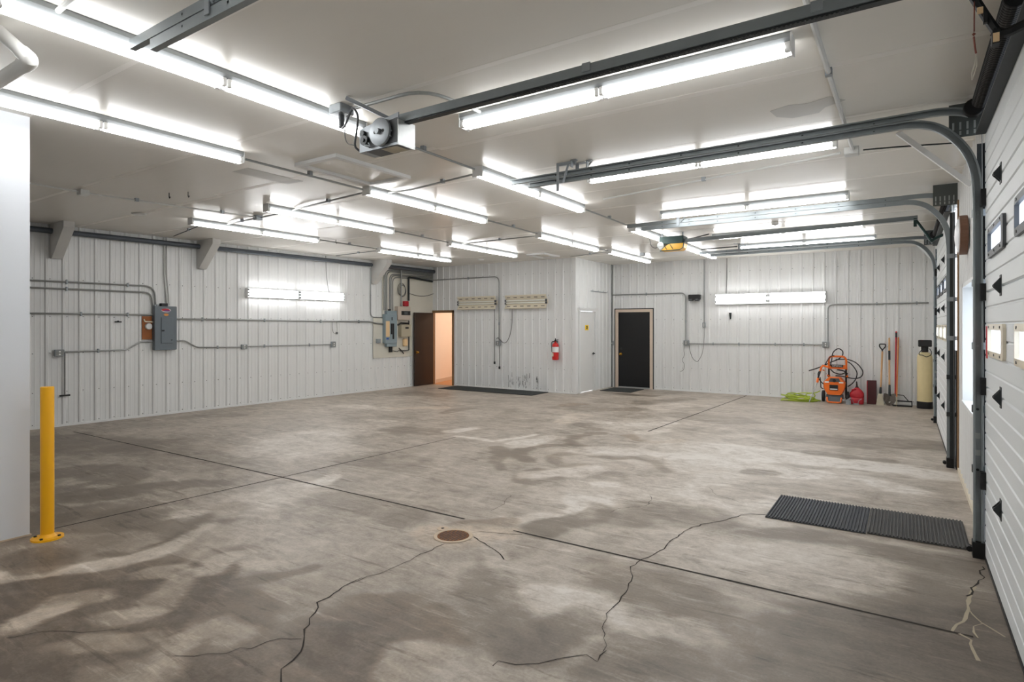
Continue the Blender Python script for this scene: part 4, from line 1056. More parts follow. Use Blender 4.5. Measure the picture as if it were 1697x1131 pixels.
wallbox(LWF, 9.28, 9.40, 1.13, 1.27, .055, 'round-cornered outlet box on the breaker wall at the end of the conduit')
t = thing('hand_rod', 'thin black rod with a crossbar foot hanging below the outlet box', 'rod', LWF((4.07, .04, .5)))
m = M(LWF); m.tube([(4.075, .04, 1.21), (4.075, .04, .51)], .007, 6); m.done('shaft', BLACKM, t)
m = M(LWF); m.box(4.005, 4.145, .025, .055, .49, .515); m.done('crossbar', BLACKM, t)
m = M(LWF); m.tube([(9.15, .02, 3.27), (9.16, .02, 2.9), (9.19, .03, 2.6), (9.24, .03, 2.42)], .006, 6); tag(m.done('lamp_cord', WIRE), 'thin cord from the ceiling to the lit fixture on the breaker wall', 'cord')
m = M(LWF); m.tube(smooth_path([(9.32, .03, 1.73), (9.33, .04, 1.55), (9.36, .04, 1.47), (9.45, .04, 1.49), (9.45, .03, 1.73)], 5), .004, 6); m.box(9.43, 9.47, .02, .05, 1.44, 1.49); tag(m.done('hanging_wire', WIRE), 'small wire loop hanging from the long conduit below the lit fixture', 'wire')
m = M(LWF); m.tube([(4.85, .01, 1.72), (4.85, .05, 1.72)], .012, 6); m.box(4.80, 4.90, .02, .05, 1.70, 1.72); tag(m.done('wall_hook', BLACKM), 'tiny black hook under the conduit beside the brown board', 'hook')
# white boxed braces
for (u0, u1, u2, z2, lab) in ((3.88, 4.22, 4.03, 2.73, 'boxed white corner brace beside the partition end of the breaker wall'), (6.2, 6.62, 6.36, 2.74, 'boxed white corner brace at the middle of the breaker wall'), (10.495, 10.96, 10.6, 2.70, 'boxed white corner brace above the blue-grey load centre')):
    m = M(LWF)
    m.prism([(.02, CEIL), (.62, CEIL), (.62, CEIL-.10), (.10, z2), (.02, z2)], 'x', u0, u0+.15)
    tag(m.done('knee_brace', BRACEW), lab, 'brace', 'white corner braces')
# grey breaker box
t = thing('breaker_box', 'large dark grey breaker box with red and orange oval stickers', 'electrical box', LWF((5.6, 0, 1.2)))
m = M(LWF); m.bbox(5.405, 5.79, .021, .12, 1.2, 2.0, .006); m.done('cabinet', PANELG, t)
m = M(LWF); m.box(5.41, 5.785, .12, .126, 1.205, 1.995); cv = m.done('cover', PANELG, t)
m = M(LWF); m.bbox(5.51, 5.715, .126, .138, 1.32, 1.795, .004); dr = m.done('box_door', PANELG, t)
m = M(LWF); m.box(5.52, 5.56, .138, .15, 1.54, 1.565); m.lathe([(.01, .138), (.01, .146)], (5.69, 0, 1.38), 'y', 10); m.done('latch', BLACKP, dr)
def oval(u, z, a, b, n0, n1, m_, nm):
    mm = M(LWF); mm.prism([(u+a*math.cos(k*PI/12), z+b*math.sin(k*PI/12)) for k in range(24)], 'y', n0, n1); return mm.done(nm, m_, t)
oval(5.60, 1.925, .082, .034, .126, .1275, PAPERW, 'sticker'); oval(5.59, 1.932, .07, .026, .1275, .1285, REDPR, 'sticker'); oval(5.615, 1.916, .06, .014, .1285, .1292, PURPLE, 'sticker')
oval(5.60, 1.845, .042, .022, .126, .1275, ORGPR, 'sticker')
m = M(LWF); m.box(5.53, 5.64, .02, .1, 2.0, 2.055); m.done('top_hub', BLACKP, t)
for u in (5.415, 5.46):
    m = M(LWF); m.cyl((u+.02, .05, 2.0), (u+.02, .05, 2.03), .024, 10); m.done('connector', GALV, t)
t = thing('mounting_board', 'brown plywood board beside the grey breaker box', 'board', LWF((5.33, 0, 1.4)))
m = M(LWF); m.box(5.235, 5.40, .021, .03, 1.395, 1.815); m.done('board', WOODB, t)
t = thing('thermostat', 'white round dial on the brown plywood board with a beige tube', 'thermostat', LWF((5.33, .03, 1.6)))
m = M(LWF); m.lathe([(.058, .03), (.06, .055), (.05, .075), (.0, .08)], (5.335, 0, 1.63), 'y', 24); m.done('dial', WHITEPL, t, True)
m = M(LWF); m.tube(bend([(5.26, .045, 1.76), (5.27, .045, 1.715), (5.42, .045, 1.712)], .03), .012, 8); m.done('tube', CREAM, t, True)

# whitewashed boards and the load-centre group
m = M(LWF); m.box(10.56, 11.92, .022, .03, .82, 1.86); tag(m.done('backing_board', BOARD), 'whitewashed board behind the blue-grey load centre and meters', 'board')
m = M(LWF); m.box(10.86, 12.78, .021, .029, 1.862, 3.08); tag(m.done('backing_board', BOARD), 'upper whitewashed board above the open brown door', 'board')
t = thing('load_center', 'blue-grey open load centre with black breakers and a tan paper', 'electrical box', LWF((11.06, 0, 1.12)))
m = M(LWF); m.bbox(10.86, 11.26, .031, .15, 1.19, 1.94, .005); m.done('cabinet', PANELB, t)
m = M(LWF); m.bbox(10.93, 11.27, .031, .13, 1.1, 2.03, .005); m.done('gutter', PANELB, t)
m = M(LWF); m.box(11.04, 11.085, .15, .162, 1.42, 1.70); m.box(11.10, 11.145, .15, .162, 1.30, 1.70); m.done('breaker', BLACKP, t)
m = M(LWF); m.box(11.07, 11.09, .15, .16, 1.78, 1.86); m.done('main_switch', BLACKP, t)
m = M(LWF); m.box(10.875, 11.0, .15, .153, 1.36, 1.76); m.done('schedule_paper', PAPER, t)
m = M(LWF); m.box(10.89, 10.97, .15, .153, 1.29, 1.33); m.done('label', BLUEPR, t)
m = M(LWF); m.box(11.02, 11.07, .07, .12, 2.03, 2.07); m.done('connector', BLACKP, t)
m = M(LWF); m.box(11.06, 11.15, .05, .09, .96, 1.1); m.done('ground_bar', DARKM, t)
t = thing('meter_box', 'taupe control box with a dark display above the buff box', 'control box', LWF((11.5, 0, 1.8)))
m = M(LWF); m.bbox(11.28, 11.73, .031, .16, 1.80, 2.15, .006); m.done('cabinet', TAUPE, t)
m = M(LWF); m.box(11.40, 11.72, .16, .164, 1.92, 2.03); dd = m.done('display', BLACKP, t)
m = M(LWF); m.box(11.5, 11.62, .164, .166, 1.94, 2.01); m.done('screen', GREYP, dd)
t = thing('control_box', 'buff control box with small window below the taupe display box', 'control box', LWF((11.56, 0, 1.35)))
m = M(LWF); m.bbox(11.40, 11.74, .031, .16, 1.35, 1.67, .006); m.done('cabinet', BUFF, t)
m = M(LWF); m.box(11.54, 11.66, .16, .163, 1.56, 1.61); m.done('window', BLACKP, t)
m = M(LWF); m.tube([(11.36, .06, 1.66), (11.45, .09, 1.715), (11.72, .09, 1.70)], .022, 8); m.done('cable_entry', BLACKP, t)
m = M(LWF); m.bbox(11.55, 11.70, .031, .10, 1.10, 1.30, .02); tag(m.done('bell_box', PAPER), 'tan rounded box under the buff control box', 'electrical box')
m = M(LWF); m.box(11.29, 11.35, .031, .04, 1.24, 1.52); tag(m.done('paper_note', PAPER), 'narrow tan note hanging beside the load centre', 'paper')
m = M(LWF); m.bbox(11.56, 11.71, .03, .12, 2.16, 2.30, .01); tag(m.done('relay_box', REDP), 'small red box above the taupe control box', 'electrical box')
m = M(LWF); m.bbox(10.64, 10.76, .031, .09, 1.20, 1.31, .006); tag(m.done('junction_box', GALV), 'small grey box low beside the blue-grey load centre', 'electrical box')
labs = ['outermost', 'second', 'third', 'fourth', 'fifth', 'innermost']
for k, (u, z, ze) in enumerate(((10.90, 3.115, 3.105), (10.95, 3.08, 3.07), (11.0, 3.045, 3.035), (11.095, 2.985, 3.0), (11.14, 2.95, 2.965), (11.20, 2.905, 2.93))):
    run('conduit', LWF, [(u, .05, 2.04), (u, .05, z), (12.70, .05, ze)], .0135, CONDUIT, labs[k] + ' of six conduits rising from the load centre and bending along the ceiling', rad=.16)
run('conduit', LWF, [(11.46, .085, 2.152), (11.46, .085, 3.1)], .017, CONDUIT, 'vertical conduit rising from the taupe display box beside the wire coil')
run('conduit', LWF, [(11.71, .105, 2.31), (11.71, .105, 2.94), (12.62, .105, 2.88)], .028, DARKM, 'thick dark cable bundle above the red box', rad=.05)
run('conduit', LWF, [(11.775, .05, 1.78), (11.775, .05, .98), (11.45, .05, .98)], .014, DARKM, 'dark cable looping below the buff control box', rad=.04)
m = M(LWF)
for k in range(3): m.tube([(11.5+.14*math.cos(a*PI/10)*(1-.08*k)+.01*k, .06+.01*k, 2.60+.17*math.sin(a*PI/10)*(1-.06*k)-.02*k) for a in range(20)], .006, 6, True)
tag(m.done('cable_coil', WIRE), 'coil of loose cable hanging above the red box', 'cable')
m = M(LWF); m.tube(smooth_path([(11.74, .05, 2.52), (12.1, .04, 2.46), (12.45, .04, 2.47), (12.74, .05, 2.55)], 5), .009, 6); tag(m.done('slack_cable', WIRE), 'slack cable crossing the upper whitewashed board to the corner', 'cable')
m = M(LWF); m.tube([(11.2, .05, .99), (11.35, .06, .96), (11.45, .06, 1.02), (11.55, .06, .92)], .008, 6); m.tube([(11.4, .06, 1.06), (11.5, .06, .98), (11.58, .06, .9)], .012, 6); tag(m.done('cord_wire', BLACKP), 'loose black wire ends at the foot of the whitewashed board', 'wire')

# office front
n = .04
run('conduit', OWF, [(-11.03, n, 2.92), (-8.79, n, 2.92), (-8.79, n, 1.25)], .014, CONDUIT, 'grey conduit on the office front bending down between the two unlit lights', rad=.16, clips=[(-9.8, n, 2.92), (-8.79, n, 1.7)])
wallbox(OWF, -8.87, -8.74, 1.13, 1.25, .06, 'outlet box between the two cords on the office front')
for (pts, lab) in (([(-8.92, .05, 2.1), (-8.93, .05, 1.4), (-8.925, .05, .7)], 'dark cord with plug hanging from the unlit light closer to the doorway'), ([(-8.77, .06, 1.13), (-8.765, .05, .8), (-8.77, .05, .58)], 'dark cord with plug hanging below the office outlet box')):
    t = thing('power_cord', lab, 'cord', OWF(pts[-1]))
    m = M(OWF); m.tube(pts, .008, 6); m.done('cable', WIRE, t)
    m = M(OWF); u, q, z = pts[-1]; m.bbox(u-.02, u+.02, q-.02, q+.02, z-.06, z+.01, .006); m.done('plug', BLACKP, t)
m = M(OWF); m.tube(smooth_path([(-8.37, .06, 2.1), (-8.38, .05, 1.75), (-8.43, .05, 1.45), (-8.52, .06, 1.25), (-8.62, .07, 1.2), (-8.72, .08, 1.27), (-8.79, .09, 1.33), (-8.83, .09, 1.3)], 5), .009, 6); tag(m.done('power_cord', WIRE), 'looping cord from the unlit light near the extinguisher to the outlet box', 'cord')
t = thing('fire_extinguisher', 'red fire extinguisher hanging on the office front', 'fire extinguisher', OWF((-7.08, .1, .8)))
m = M(OWF); m.lathe([(.06, .81), (.075, .815), (.08, .84), (.08, 1.16), (.07, 1.20), (.04, 1.225), (.025, 1.235), (.025, 1.26)], (-7.08, .105, 0), 'z', 24); bd = m.done('cylinder', RED, t, True)
m = M(OWF); m.lathe([(.0815, 1.0), (.0815, 1.13)], (-7.08, .105, 0), 'z', 24); m.done('label', PAPERW, bd, True)
m = M(OWF); m.lathe([(.0812, .92), (.0812, .985)], (-7.08, .105, 0), 'z', 24); m.done('tag_band', RED, bd, True)
m = M(OWF); m.box(-7.13, -7.09, .18, .19, .90, .98); m.done('inspection_tag', CREAM, t)
m = M(OWF); m.box(-7.11, -7.02, .085, .125, 1.26, 1.275); m.prism([(-7.1, 1.275), (-7.0, 1.30), (-7.0, 1.31), (-7.1, 1.295)], 'y', .09, .12); m.cyl((-7.08, .105, 1.23), (-7.08, .105, 1.335), .012, 8); m.done('valve', BLACKM, t)
m = M(OWF); m.tube(smooth_path([(-7.1, .105, 1.25), (-7.16, .11, 1.255), (-7.185, .11, 1.2), (-7.18, .11, 1.08), (-7.175, .11, 1.0)], 5), .011, 8); m.done('hose', BLACKP, t)
m = M(OWF); m.box(-7.10, -7.06, .0, .03, 1.0, 1.28); m.done('bracket', GALV, t)
# office side
t = thing('hook_rail', 'short rail of small hooks above the closet door', 'hook rail', SWF((14.0, .03, 2.5)))
m = M(SWF); m.box(13.52, 14.45, .02, .032, 2.505, 2.525); m.done('bar', GALV, t)
for u in (13.54, 13.85, 14.15, 14.42):
    m = M(SWF); m.tube([(u, .03, 2.515), (u, .07, 2.51), (u, .075, 2.55)], .006, 6); m.done('hook', GALV, t)
run('conduit', SWF, [(14.76, .03, 3.26), (14.76, .03, 1.24)], .013, CONDUIT, 'vertical conduit in the corner down to the switch beside the black door')
wallbox(BWF, -6.575, -6.515, 1.115, 1.235, .05, 'switch box in the corner beside the black door', 'switch')
# far wall
run('conduit', BWF, [(-6.56, n, 2.465), (-4.57, n, 2.465), (-4.57, n, 1.28)], .014, CONDUIT, 'grey conduit above the black door bending down to an outlet', rad=.14, clips=[(-5.6, n, 2.465), (-4.57, n, 1.75)])
wallbox(BWF, -4.62, -4.49, 1.15, 1.28, .06, 'outlet box below the conduit bend, nearer the black door')
wallbox(BWF, -4.155, -4.08, 1.60, 1.72, .05, 'small outlet box hanging on a vertical conduit near the black speaker', 'outlet')
wallbox(BWF, -1.53, -1.40, 1.16, 1.29, .06, 'outlet box above the orange pressure washer')
run('conduit', BWF, [(-4.49, n, 1.195), (-1.53, n, 1.225)], .013, CONDUIT, 'long straight conduit low on the far wall between two outlet boxes', clips=[(-3.9, n, 1.2), (-3.3, n, 1.207), (-2.5, n, 1.215), (-1.9, n, 1.22)])
run('conduit', BWF, [(-1.42, n, 1.29), (-1.42, n, 2.11), (.4, n, 2.11)], .014, CONDUIT, 'grey conduit rising above the pressure washer and turning to the garage door corner', rad=.12, clips=[(-1.42, n, 1.75), (-.5, n, 2.11), (.2, n, 2.11)])
run('conduit', BWF, [(-4.12, .03, 3.27), (-4.12, .03, 1.72)], .013, CONDUIT, 'vertical conduit beside the black speaker dropping to a small box')
m = M(BWF); m.tube([(-3.58, .02, 3.27), (-3.585, .02, 2.9), (-3.6, .03, 2.42)], .008, 6); tag(m.done('lamp_cord', WIRE), 'thin cord from the ceiling to the lit fixture on the far wall', 'cord')
m = M(BWF); m.tube(smooth_path([(-4.11, .05, 1.6), (-4.12, .04, 1.3), (-4.16, .04, .98), (-4.25, .04, .79), (-4.31, .04, .76), (-4.40, .04, .84), (-4.46, .04, 1.0), (-4.48, .05, 1.16)], 5), .006, 6); tag(m.done('power_cord', WIRE), 'cord hanging in a deep loop between two outlet boxes on the far wall', 'cord')
m = M(BWF); m.tube(smooth_path([(-4.60, .06, 1.15), (-4.62, .04, 1.02), (-4.60, .04, .92), (-4.66, .04, .78), (-4.61, .04, .68), (-4.62, .04, .56), (-4.68, .04, .50), (-4.72, .04, .50)], 5), .005, 6); tag(m.done('cord_wire', WIRE), 'crinkled loose wire dangling below the far wall outlet box', 'wire')
t = thing('wall_speaker', 'black box speaker on the far wall beside the black door', 'speaker', BWF((-4.34, .1, 2.26)))
m = M(BWF); m.bbox(-4.48, -4.20, .02, .16, 2.285, 2.41, .012); m.done('case', BLACKP, t)
m = M(BWF); m.bbox(-4.46, -4.37, .05, .2, 2.255, 2.3, .01); m.bbox(-4.31, -4.22, .05, .2, 2.255, 2.3, .01); m.done('lamp_head', GREYP, t)
m = M(BWF); m.prism([(-3.53, 1.955), (-3.475, 1.955), (-3.485, 1.8), (-3.51, 1.8)], 'y', .01, .035); tag(m.done('wall_hook', DARKM), 'dark tapered hook under the lit fixture on the far wall', 'hook')

# ------------------------------------------------------------------ on the ceiling
def hatch(x0, x1, y0, y1, label, w=.055):
    t = thing('ceiling_hatch', label, 'ceiling hatch', ((x0+x1)/2, (y0+y1)/2, CEIL-.02), 'ceiling hatches')
    m = M(CWF); m.box(x0, x1, y0, y1, 0, .006); m.done('cover', CEILM, t)
    m = M(CWF)
    m.box(x0-w, x0, y0-w, y1+w, 0, .035); m.box(x1, x1+w, y0-w, y1+w, 0, .035); m.box(x0, x1, y0-w, y0, 0, .035); m.box(x0, x1, y1, y1+w, 0, .035); m.done('frame', TRIMW, t)
hatch(-5.06, -4.55, 3.83, 4.74, 'large framed access hatch in the ceiling beside the pulley opener')
hatch(-7.15, -6.78, 11.52, 12.15, 'small framed access hatch in the ceiling near the office corner', .05)
c = .028
def crun(pts, label, r=.012, m_=CONDUIT, rad=.1, clips=True):
    P = [(x, y, d) for x, y, d in pts]
    t = thing('conduit', label, 'conduit', CWF(P[0]), 'electrical conduit runs')
    m = M(CWF); m.tube(bend(P, rad), r, 8); m.done('pipe', m_, t, True)
    if clips:
        for a, b in zip(P, P[1:]):
            L = math.hypot(b[0]-a[0], b[1]-a[1])
            for q in ([.5] if L > .8 else []):
                x, y = a[0]+(b[0]-a[0])*q, a[1]+(b[1]-a[1])*q
                m = M(CWF); m.box(x-.02, x+.02, y-.02, y+.02, 0, c+r+.004); m.done('clip', GALV, t)
    return t
crun([(-5.24, 3.32, .05), (-5.26, 4.81, .05)], 'ceiling conduit between two strip lights passing the large hatch', .012)
crun([(-3.66, 3.3, .04), (-3.66, 4.84, .04)], 'ceiling conduit behind the pulley opener joining two strip lights')
crun([(-3.66, 7.28, .04), (-3.68, 9.08, .04)], 'ceiling conduit joining the tracked strip light to the one by the green opener')
crun([(-5.27, 7.25, .04), (-5.32, 8.84, .04)], 'ceiling conduit joining the hatch strip light to the next one on')
crun([(-5.32, 11.28, .04), (-5.26, 11.63, .04)], 'short ceiling conduit before the light over the black door mat', clips=False)
crun([(-7.17, 7.22, .04), (-7.3, 8.82, .04)], 'ceiling conduit joining the tee light to the light by the shop lights')
crun([(-9.07, 7.22, .04), (-9.16, 8.76, .04)], 'ceiling conduit joining both strip lights along the breaker wall')
crun([(-3.72, 5.02, c), (-4.9, 5.2, c), (-5.25, 5.16, c)], 'ceiling cross conduit from the tracked light to the hatch light', .011)
crun([(-5.32, 4.98, c), (-7.1, 5.2, c)], 'ceiling cross conduit from the hatch light to the tee light', .012)
crun([(-7.225, 5.24, c), (-7.96, 5.3, c)], 'short pale ceiling conduit between the tee box and the tee light', .012)
crun([(-8.08, 5.3, c), (-8.93, 5.36, c)], 'short pale ceiling conduit from the tee box to the light along the breaker wall', .012)
crun([(-8.15, 1.9, c), (-8.28, 3.1, c), (-8.15, 4.3, c), (-8.02, 5.24, c)], 'long pale ceiling conduit from the partition to the tee box', .011, CONDW, .3)
crun([(-9.255, 9.02, c), (-10.9, 9.15, c)], 'thin ceiling conduit from the strip light to the breaker wall fixture', .008, DARKM)
crun([(-9.125, 5.12, c), (-10.95, 5.55, c)], 'thin ceiling conduit from the strip light to the breaker box drop', .008, DARKM)
crun([(-5.4, 9.1, c), (-7.25, 9.2, c)], 'ceiling cross conduit in front of the office corner', .011)
crun([(-5.3, 11.9, c), (-6.5, 12.3, c)], 'thin ceiling conduit reaching the outer office corner', .009)
crun([(-3.42, 3.02, c), (-2.72, 3.03, c), (-2.66, 3.585, c)], 'shiny ceiling conduit curving from the grey junction box over the opener rail', .013, GALVL, .22)
crun([(-.41, 2.3, c), (-.40, 6.22, c)], 'white ceiling conduit crossing above the opener rail toward the pale box', .016, CONDW, clips=True)
crun([(-.5, 6.3, c), (-3.2, 6.94, c)], 'white ceiling conduit from the pale box to the tracked strip light', .011, CONDW)
crun([(-.32, 6.3, c), (-.1, 6.35, c), (.35, 6.5, c)], 'thin dark cable from the pale ceiling box toward the window', .007, DARKM, .2, False)
crun([(-2.82, 10.4, .06), (-3.4, 10.9, .06)], 'dark conduit stub behind the green opener', .012, DARKM, clips=False)
crun([(-2.82, 12.5, .04), (-3.55, 12.55, .04)], 'short conduit between the two lights closest to the far wall', .012, DARKM, clips=False)
for (x, y, s, lab, mm) in ((-3.5, 2.99, .065, 'grey junction box on the ceiling beside the pulley opener', GALV), (-.41, 6.28, .06, 'pale junction box on the ceiling where the white conduits meet', CONDW), (-8.02, 5.28, .05, 'grey tee box on the ceiling between two strip lights', GALV), (-8.25, 3.12, .05, 'pale box in the long ceiling conduit near the partition', CONDW), (-8.9, 10.35, .06, 'small white box on the ceiling before the brown door', WHITEPL), (-4.92, 12.75, .05, 'small grey box on the ceiling before the black door', GALV)):
    t = thing('ceiling_box', lab, 'junction box', (x, y, CEIL-.06), 'ceiling junction boxes')
    m = M(CWF); m.bbox(x-s, x+s, y-s, y+s, 0, .065, .005); m.done('box', mm, t)
    m = M(CWF); m.box(x-s+.006, x+s-.006, y-s+.006, y+s-.006, .065, .068); m.done('cover', mm, t)
t = thing('power_cord', 'dark cord drooping from the ceiling junction box to the pulley opener', 'cord', (-3.4, 2.98, 3.0))
m = M(); m.tube(smooth_path([(-3.5, 2.99, 3.14), (-3.48, 2.98, 3.11), (-3.42, 2.96, 3.12), (-3.36, 2.95, 3.19), (-3.32, 2.95, 3.21), (-3.28, 2.95, 3.15), (-3.29, 2.95, 3.05), (-3.32, 2.96, 2.95), (-3.30, 2.99, 2.91)], 6), .008, 8); m.done('cable', GREYP, t, True)
m = M(); m.cyl((-3.5, 2.99, CEIL-.066), (-3.5, 2.99, 3.12), .022, 10); m.done('plug', GREYP, t)
m = M(); m.tube(smooth_path([(-3.40, 2.96, 3.17), (-3.43, 2.96, 3.06), (-3.40, 2.96, 2.98), (-3.32, 2.97, 2.95)], 5), .004, 6); m.lathe([(0, 3.165), (.01, 3.175), (0, 3.185)], (-3.40, 2.96, 0), n=8); tag(m.done('limit_wire', WIRE), 'thin grey wire arching beside the pulley opener', 'wire')
m = M(CWF); m.lathe([(.08, 0), (.075, .02), (.0, .026)], (-8.72, 11.8, 0), 'z', 18); tag(m.done('smoke_detector', WHITEPL), 'round white detector on the ceiling between the shop lights and breaker wall', 'detector')
m = M(CWF); m.lathe([(.10, 0), (.09, .018), (.0, .022)], (-9.3, 4.22, 0), 'z', 18); tag(m.done('ceiling_rosette', CONDW), 'flat round cap on the ceiling above the grey breaker box', 'cap')
for (x, y, lab) in ((-7.55, 3.77, 'small open hook in the ceiling near the partition'), (-7.3, 3.87, 'small dark hook in the ceiling beside the open hook'), (-9.05, 7.6, 'small hook in the ceiling before the breaker wall fixture')):
    m = M(CWF); m.tube([(x, y, 0), (x, y, .05), (x+.012, y, .07), (x+.025, y, .06), (x+.025, y, .05)], .005, 6); tag(m.done('ceiling_hook', DARKM), lab, 'hook')
t = thing('angle_hanger', 'perforated steel angle left on the ceiling above the double track', 'bracket', (-2.9, 5.3, 3.0))
m = M(); m.box(-2.93, -2.72, 5.24, 5.27, 3.25, CEIL); m.box(-2.93, -2.90, 5.24, 5.244, 3.0, 3.25); m.tube([(-2.80, 5.25, 3.25), (-2.86, 5.25, 3.08)], .012, 6); m.done('angle', GALV, t)
for (x, y, lab) in ((-2.72, 5.22, 'tiny steel clip on the ceiling beside the perforated angle'), (-2.6, 5.32, 'second tiny steel clip beside the perforated angle')):
    m = M(CWF); m.box(x-.03, x+.03, y-.02, y+.02, 0, .01); m.box(x-.03, x-.02, y-.02, y+.02, 0, .07); tag(m.done('ceiling_clip', GALV), lab, 'bracket')
# white pvc pipe near the partition
t = thing('vent_pipe', 'white plastic elbow pipe hanging from the ceiling beside the partition', 'pipe', (-3.9, 1.2, 3.0))
E0 = (-3.86, 1.22, 3.05)
m = M(); m.tube(bend([(-4.16, 1.15, CEIL), E0, (-5.72, 1.22, 3.05)], .06), .036, 16); m.done('pipe', PVC, t, True)
m = M(); a = Vector(E0); b = (Vector((-4.16, 1.15, CEIL))-a).normalized(); m.tube(bend([tuple(a+b*.09), E0, (-3.96, 1.22, 3.05)], .055), .041, 16); m.done('elbow', PVC, t, True)
m = M(); m.tube(bend([(-3.2, 1.25, 3.265), (-3.38, 1.25, 3.262), (-3.60, 1.25, 3.25)], .04), .014, 8); tag(m.done('conduit_stub', CONDW), 'short white conduit elbow entering the strip light near the partition', 'conduit')

# ------------------------------------------------------------------ floor things
t = thing('bollard', 'yellow steel bollard bolted to the floor beside the white partition', 'bollard', (-5.53, 1.85, 0))
m = M(); m.lathe([(.0445, .012), (.0445, 1.165), (.043, 1.172), (.0, 1.174)], (-5.53, 1.85, 0), n=28); m.done('post', YELLOW, t, True)
m = M(); m.lathe([(.105, 0), (.105, .014), (.06, .016), (.052, .022), (.0445, .04)], (-5.53, 1.85, 0), n=28); fl = m.done('base_flange', YELLOW, t, True)
m = M()
for k in range(4):
    a = PI/4+k*PI/2; m.lathe([(.011, .014), (.011, .024), (0, .025)], (-5.53+.082*math.cos(a), 1.85+.082*math.sin(a), 0), n=6)
m.done('anchor_bolt', DARKM, fl)
def ribbed_mat(x0, x1, y0, y1, m_, label):
    mm = M(); k = int((x1-x0)/.0235); d = (x1-x0)/k
    mm.box(x0, x1, y0, y1, .003, .009)
    for i in range(k): mm.prism([(x0+i*d+.002, .009), (x0+i*d+.005, .018), (x0+i*d+d*.58, .018), (x0+i*d+d*.68, .009)], 'y', y0+.004, y1-.004)
    return tag(mm.done('floor_mat', m_), label, 'mat', 'ribbed rubber mats')
ribbed_mat(-1.0, -.26, 5.44, 6.21, RUBBER, 'darker half of the ribbed rubber mat pair, farther from the garage door')
ribbed_mat(-.252, .40, 5.46, 6.215, RUBBER2, 'worn half of the ribbed rubber mat pair, touching the garage door track')
m = M(); m.box(-10.15, -7.3, 11.86, 12.66, .0025, .014); tag(m.done('runner_mat', DOORMAT), 'long dark runner mat along the office front', 'mat')
m = M(); m.box(-6.42, -5.6, 13.72, 14.62, .0025, .012); tag(m.done('door_mat', DOORMAT), 'dark mat on the floor in front of the black door', 'mat')
t = thing('floor_drain', 'rusty round floor drain in the middle of the concrete floor', 'drain', (-2.945, 3.62, 0))
m = M(); R = []
for r, z in ((.155, .002), (.15, .006), (.128, .006), (.125, .0022)): R.append([m.v((-2.945+r*math.cos(a*PI/20), 3.62+r*math.sin(a*PI/20), z)) for a in range(40)])
m._rings(R, False); m.done('ring', CONCR, t)
m = M(); m.lathe([(.124, .002), (.122, .0045), (.0, .0045)], (-2.945, 3.62, 0), n=36); g_ = m.done('grate', RUST, t)
m = M()
for k in range(9):
    q = -.1+.025*k; w = math.sqrt(max(.0, .108**2-q*q)); m.box(-2.945+q-.005, -2.945+q+.005, 3.62-w, 3.62+w, .0046, .0052)
m.done('grate_slot', BLACKM, g_)
t = thing('cleanout_cap', 'small round brass-rimmed cap in the concrete beside the floor drain', 'cap', (-3.12, 3.70, 0))
m = M(); m.lathe([(.048, .002), (.046, .005), (.0, .005)], (-3.12, 3.70, 0), n=24); m.done('cap', CONCR, t)
m = M(); m.box(-3.13, -3.11, 3.69, 3.71, .005, .008); m.done('nut', DARKM, t)

# --- things along the far wall
# pressure washer
t = thing('pressure_washer', 'orange wheeled pressure washer with coiled black hose', 'pressure washer', (-1.28, 14.45, 0))
def W(px, pz): return -1.385 + (px-415)*.00111, (1020-pz)*.001258      # the machine's front elevation
y0 = 14.30
m = M(); m.tube(bend([(-1.375, 14.5, .70), (-1.375, 14.47, .93), (-1.335, 14.46, .985), (-1.09, 14.46, .985), (-1.045, 14.47, .93), (-1.045, 14.5, .70)], .05), .021, 10); m.bbox(-1.385, -1.035, 14.455, 14.505, .715, .80, .01)
hd = m.done('handle', ORANGE, t, True)
m = M(); m.box(-1.325, -1.10, 14.448, 14.456, .765-.012, .81); m.done('name_plate', BLACKP, hd)
text_mesh('lettering', 'GENERAC', .043, PAPERW, hd, lambda p: (-1.212+p[0], 14.447, .781+p[1]), 0)
for x in (-1.375, -1.05):
    m = M(); m.tube([(x, 14.49, .72), (x, 14.52, .35), (x, 14.5, .1)], .018, 8); m.done('frame_tube', BLACKM, t)
m = M(); m.tube([(-1.4, 14.52, .565), (-1.36, 14.5, .565)], .025, 8); m.tube([(-1.06, 14.5, .565), (-1.02, 14.52, .565)], .025, 8); m.done('clamp_knob', ORANGE, t)
m = M()
P = [(-1.46, .40), (-1.37, .54), (-1.14, .535), (-1.055, .40)]
body = [(-1.465, .435), (-1.37, .545), (-1.145, .54), (-1.055, .435), (-1.06, .33), (-1.09, .24), (-1.13, .17), (-1.38, .17), (-1.43, .24), (-1.465, .33)]
f0 = [m.v((x*.94-.075, y0, z*.96+.012)) for x, z in body]; f1 = [m.v((x, y0+.04, z)) for x, z in body]; f2 = [m.v((x, 14.55, z)) for x, z in body]
m._rings([f0, f1, f2], True); bd = m.done('body', ORANGE, t)
m = M(); m.prism([(-1.36, .448), (-1.325, .528), (-1.165, .526), (-1.14, .448)], 'y', y0-.004, y0+.05); m.done('control_panel', GREYP, bd)
m = M(); m.lathe([(.03, y0-.03), (.035, y0-.005)], (-1.255, 0, .475), 'y', 14); m.done('dial', BLACKP, bd)
m = M(); m.box(-1.345, -1.185, y0-.012, y0+.01, .27, .385); lb = m.done('label_plate', BLACKP, bd)
m = M(); m.box(-1.335, -1.195, y0-.014, y0-.012, .285, .305); m.done('label_stripe', PAPERW, lb)
m = M()
for s in (-1, 1):
    cx = -1.262+s*.135; m.box(cx-.04, cx+.04, y0-.006, y0+.02, .425, .455)
m.done('decal', PAPERW, bd)
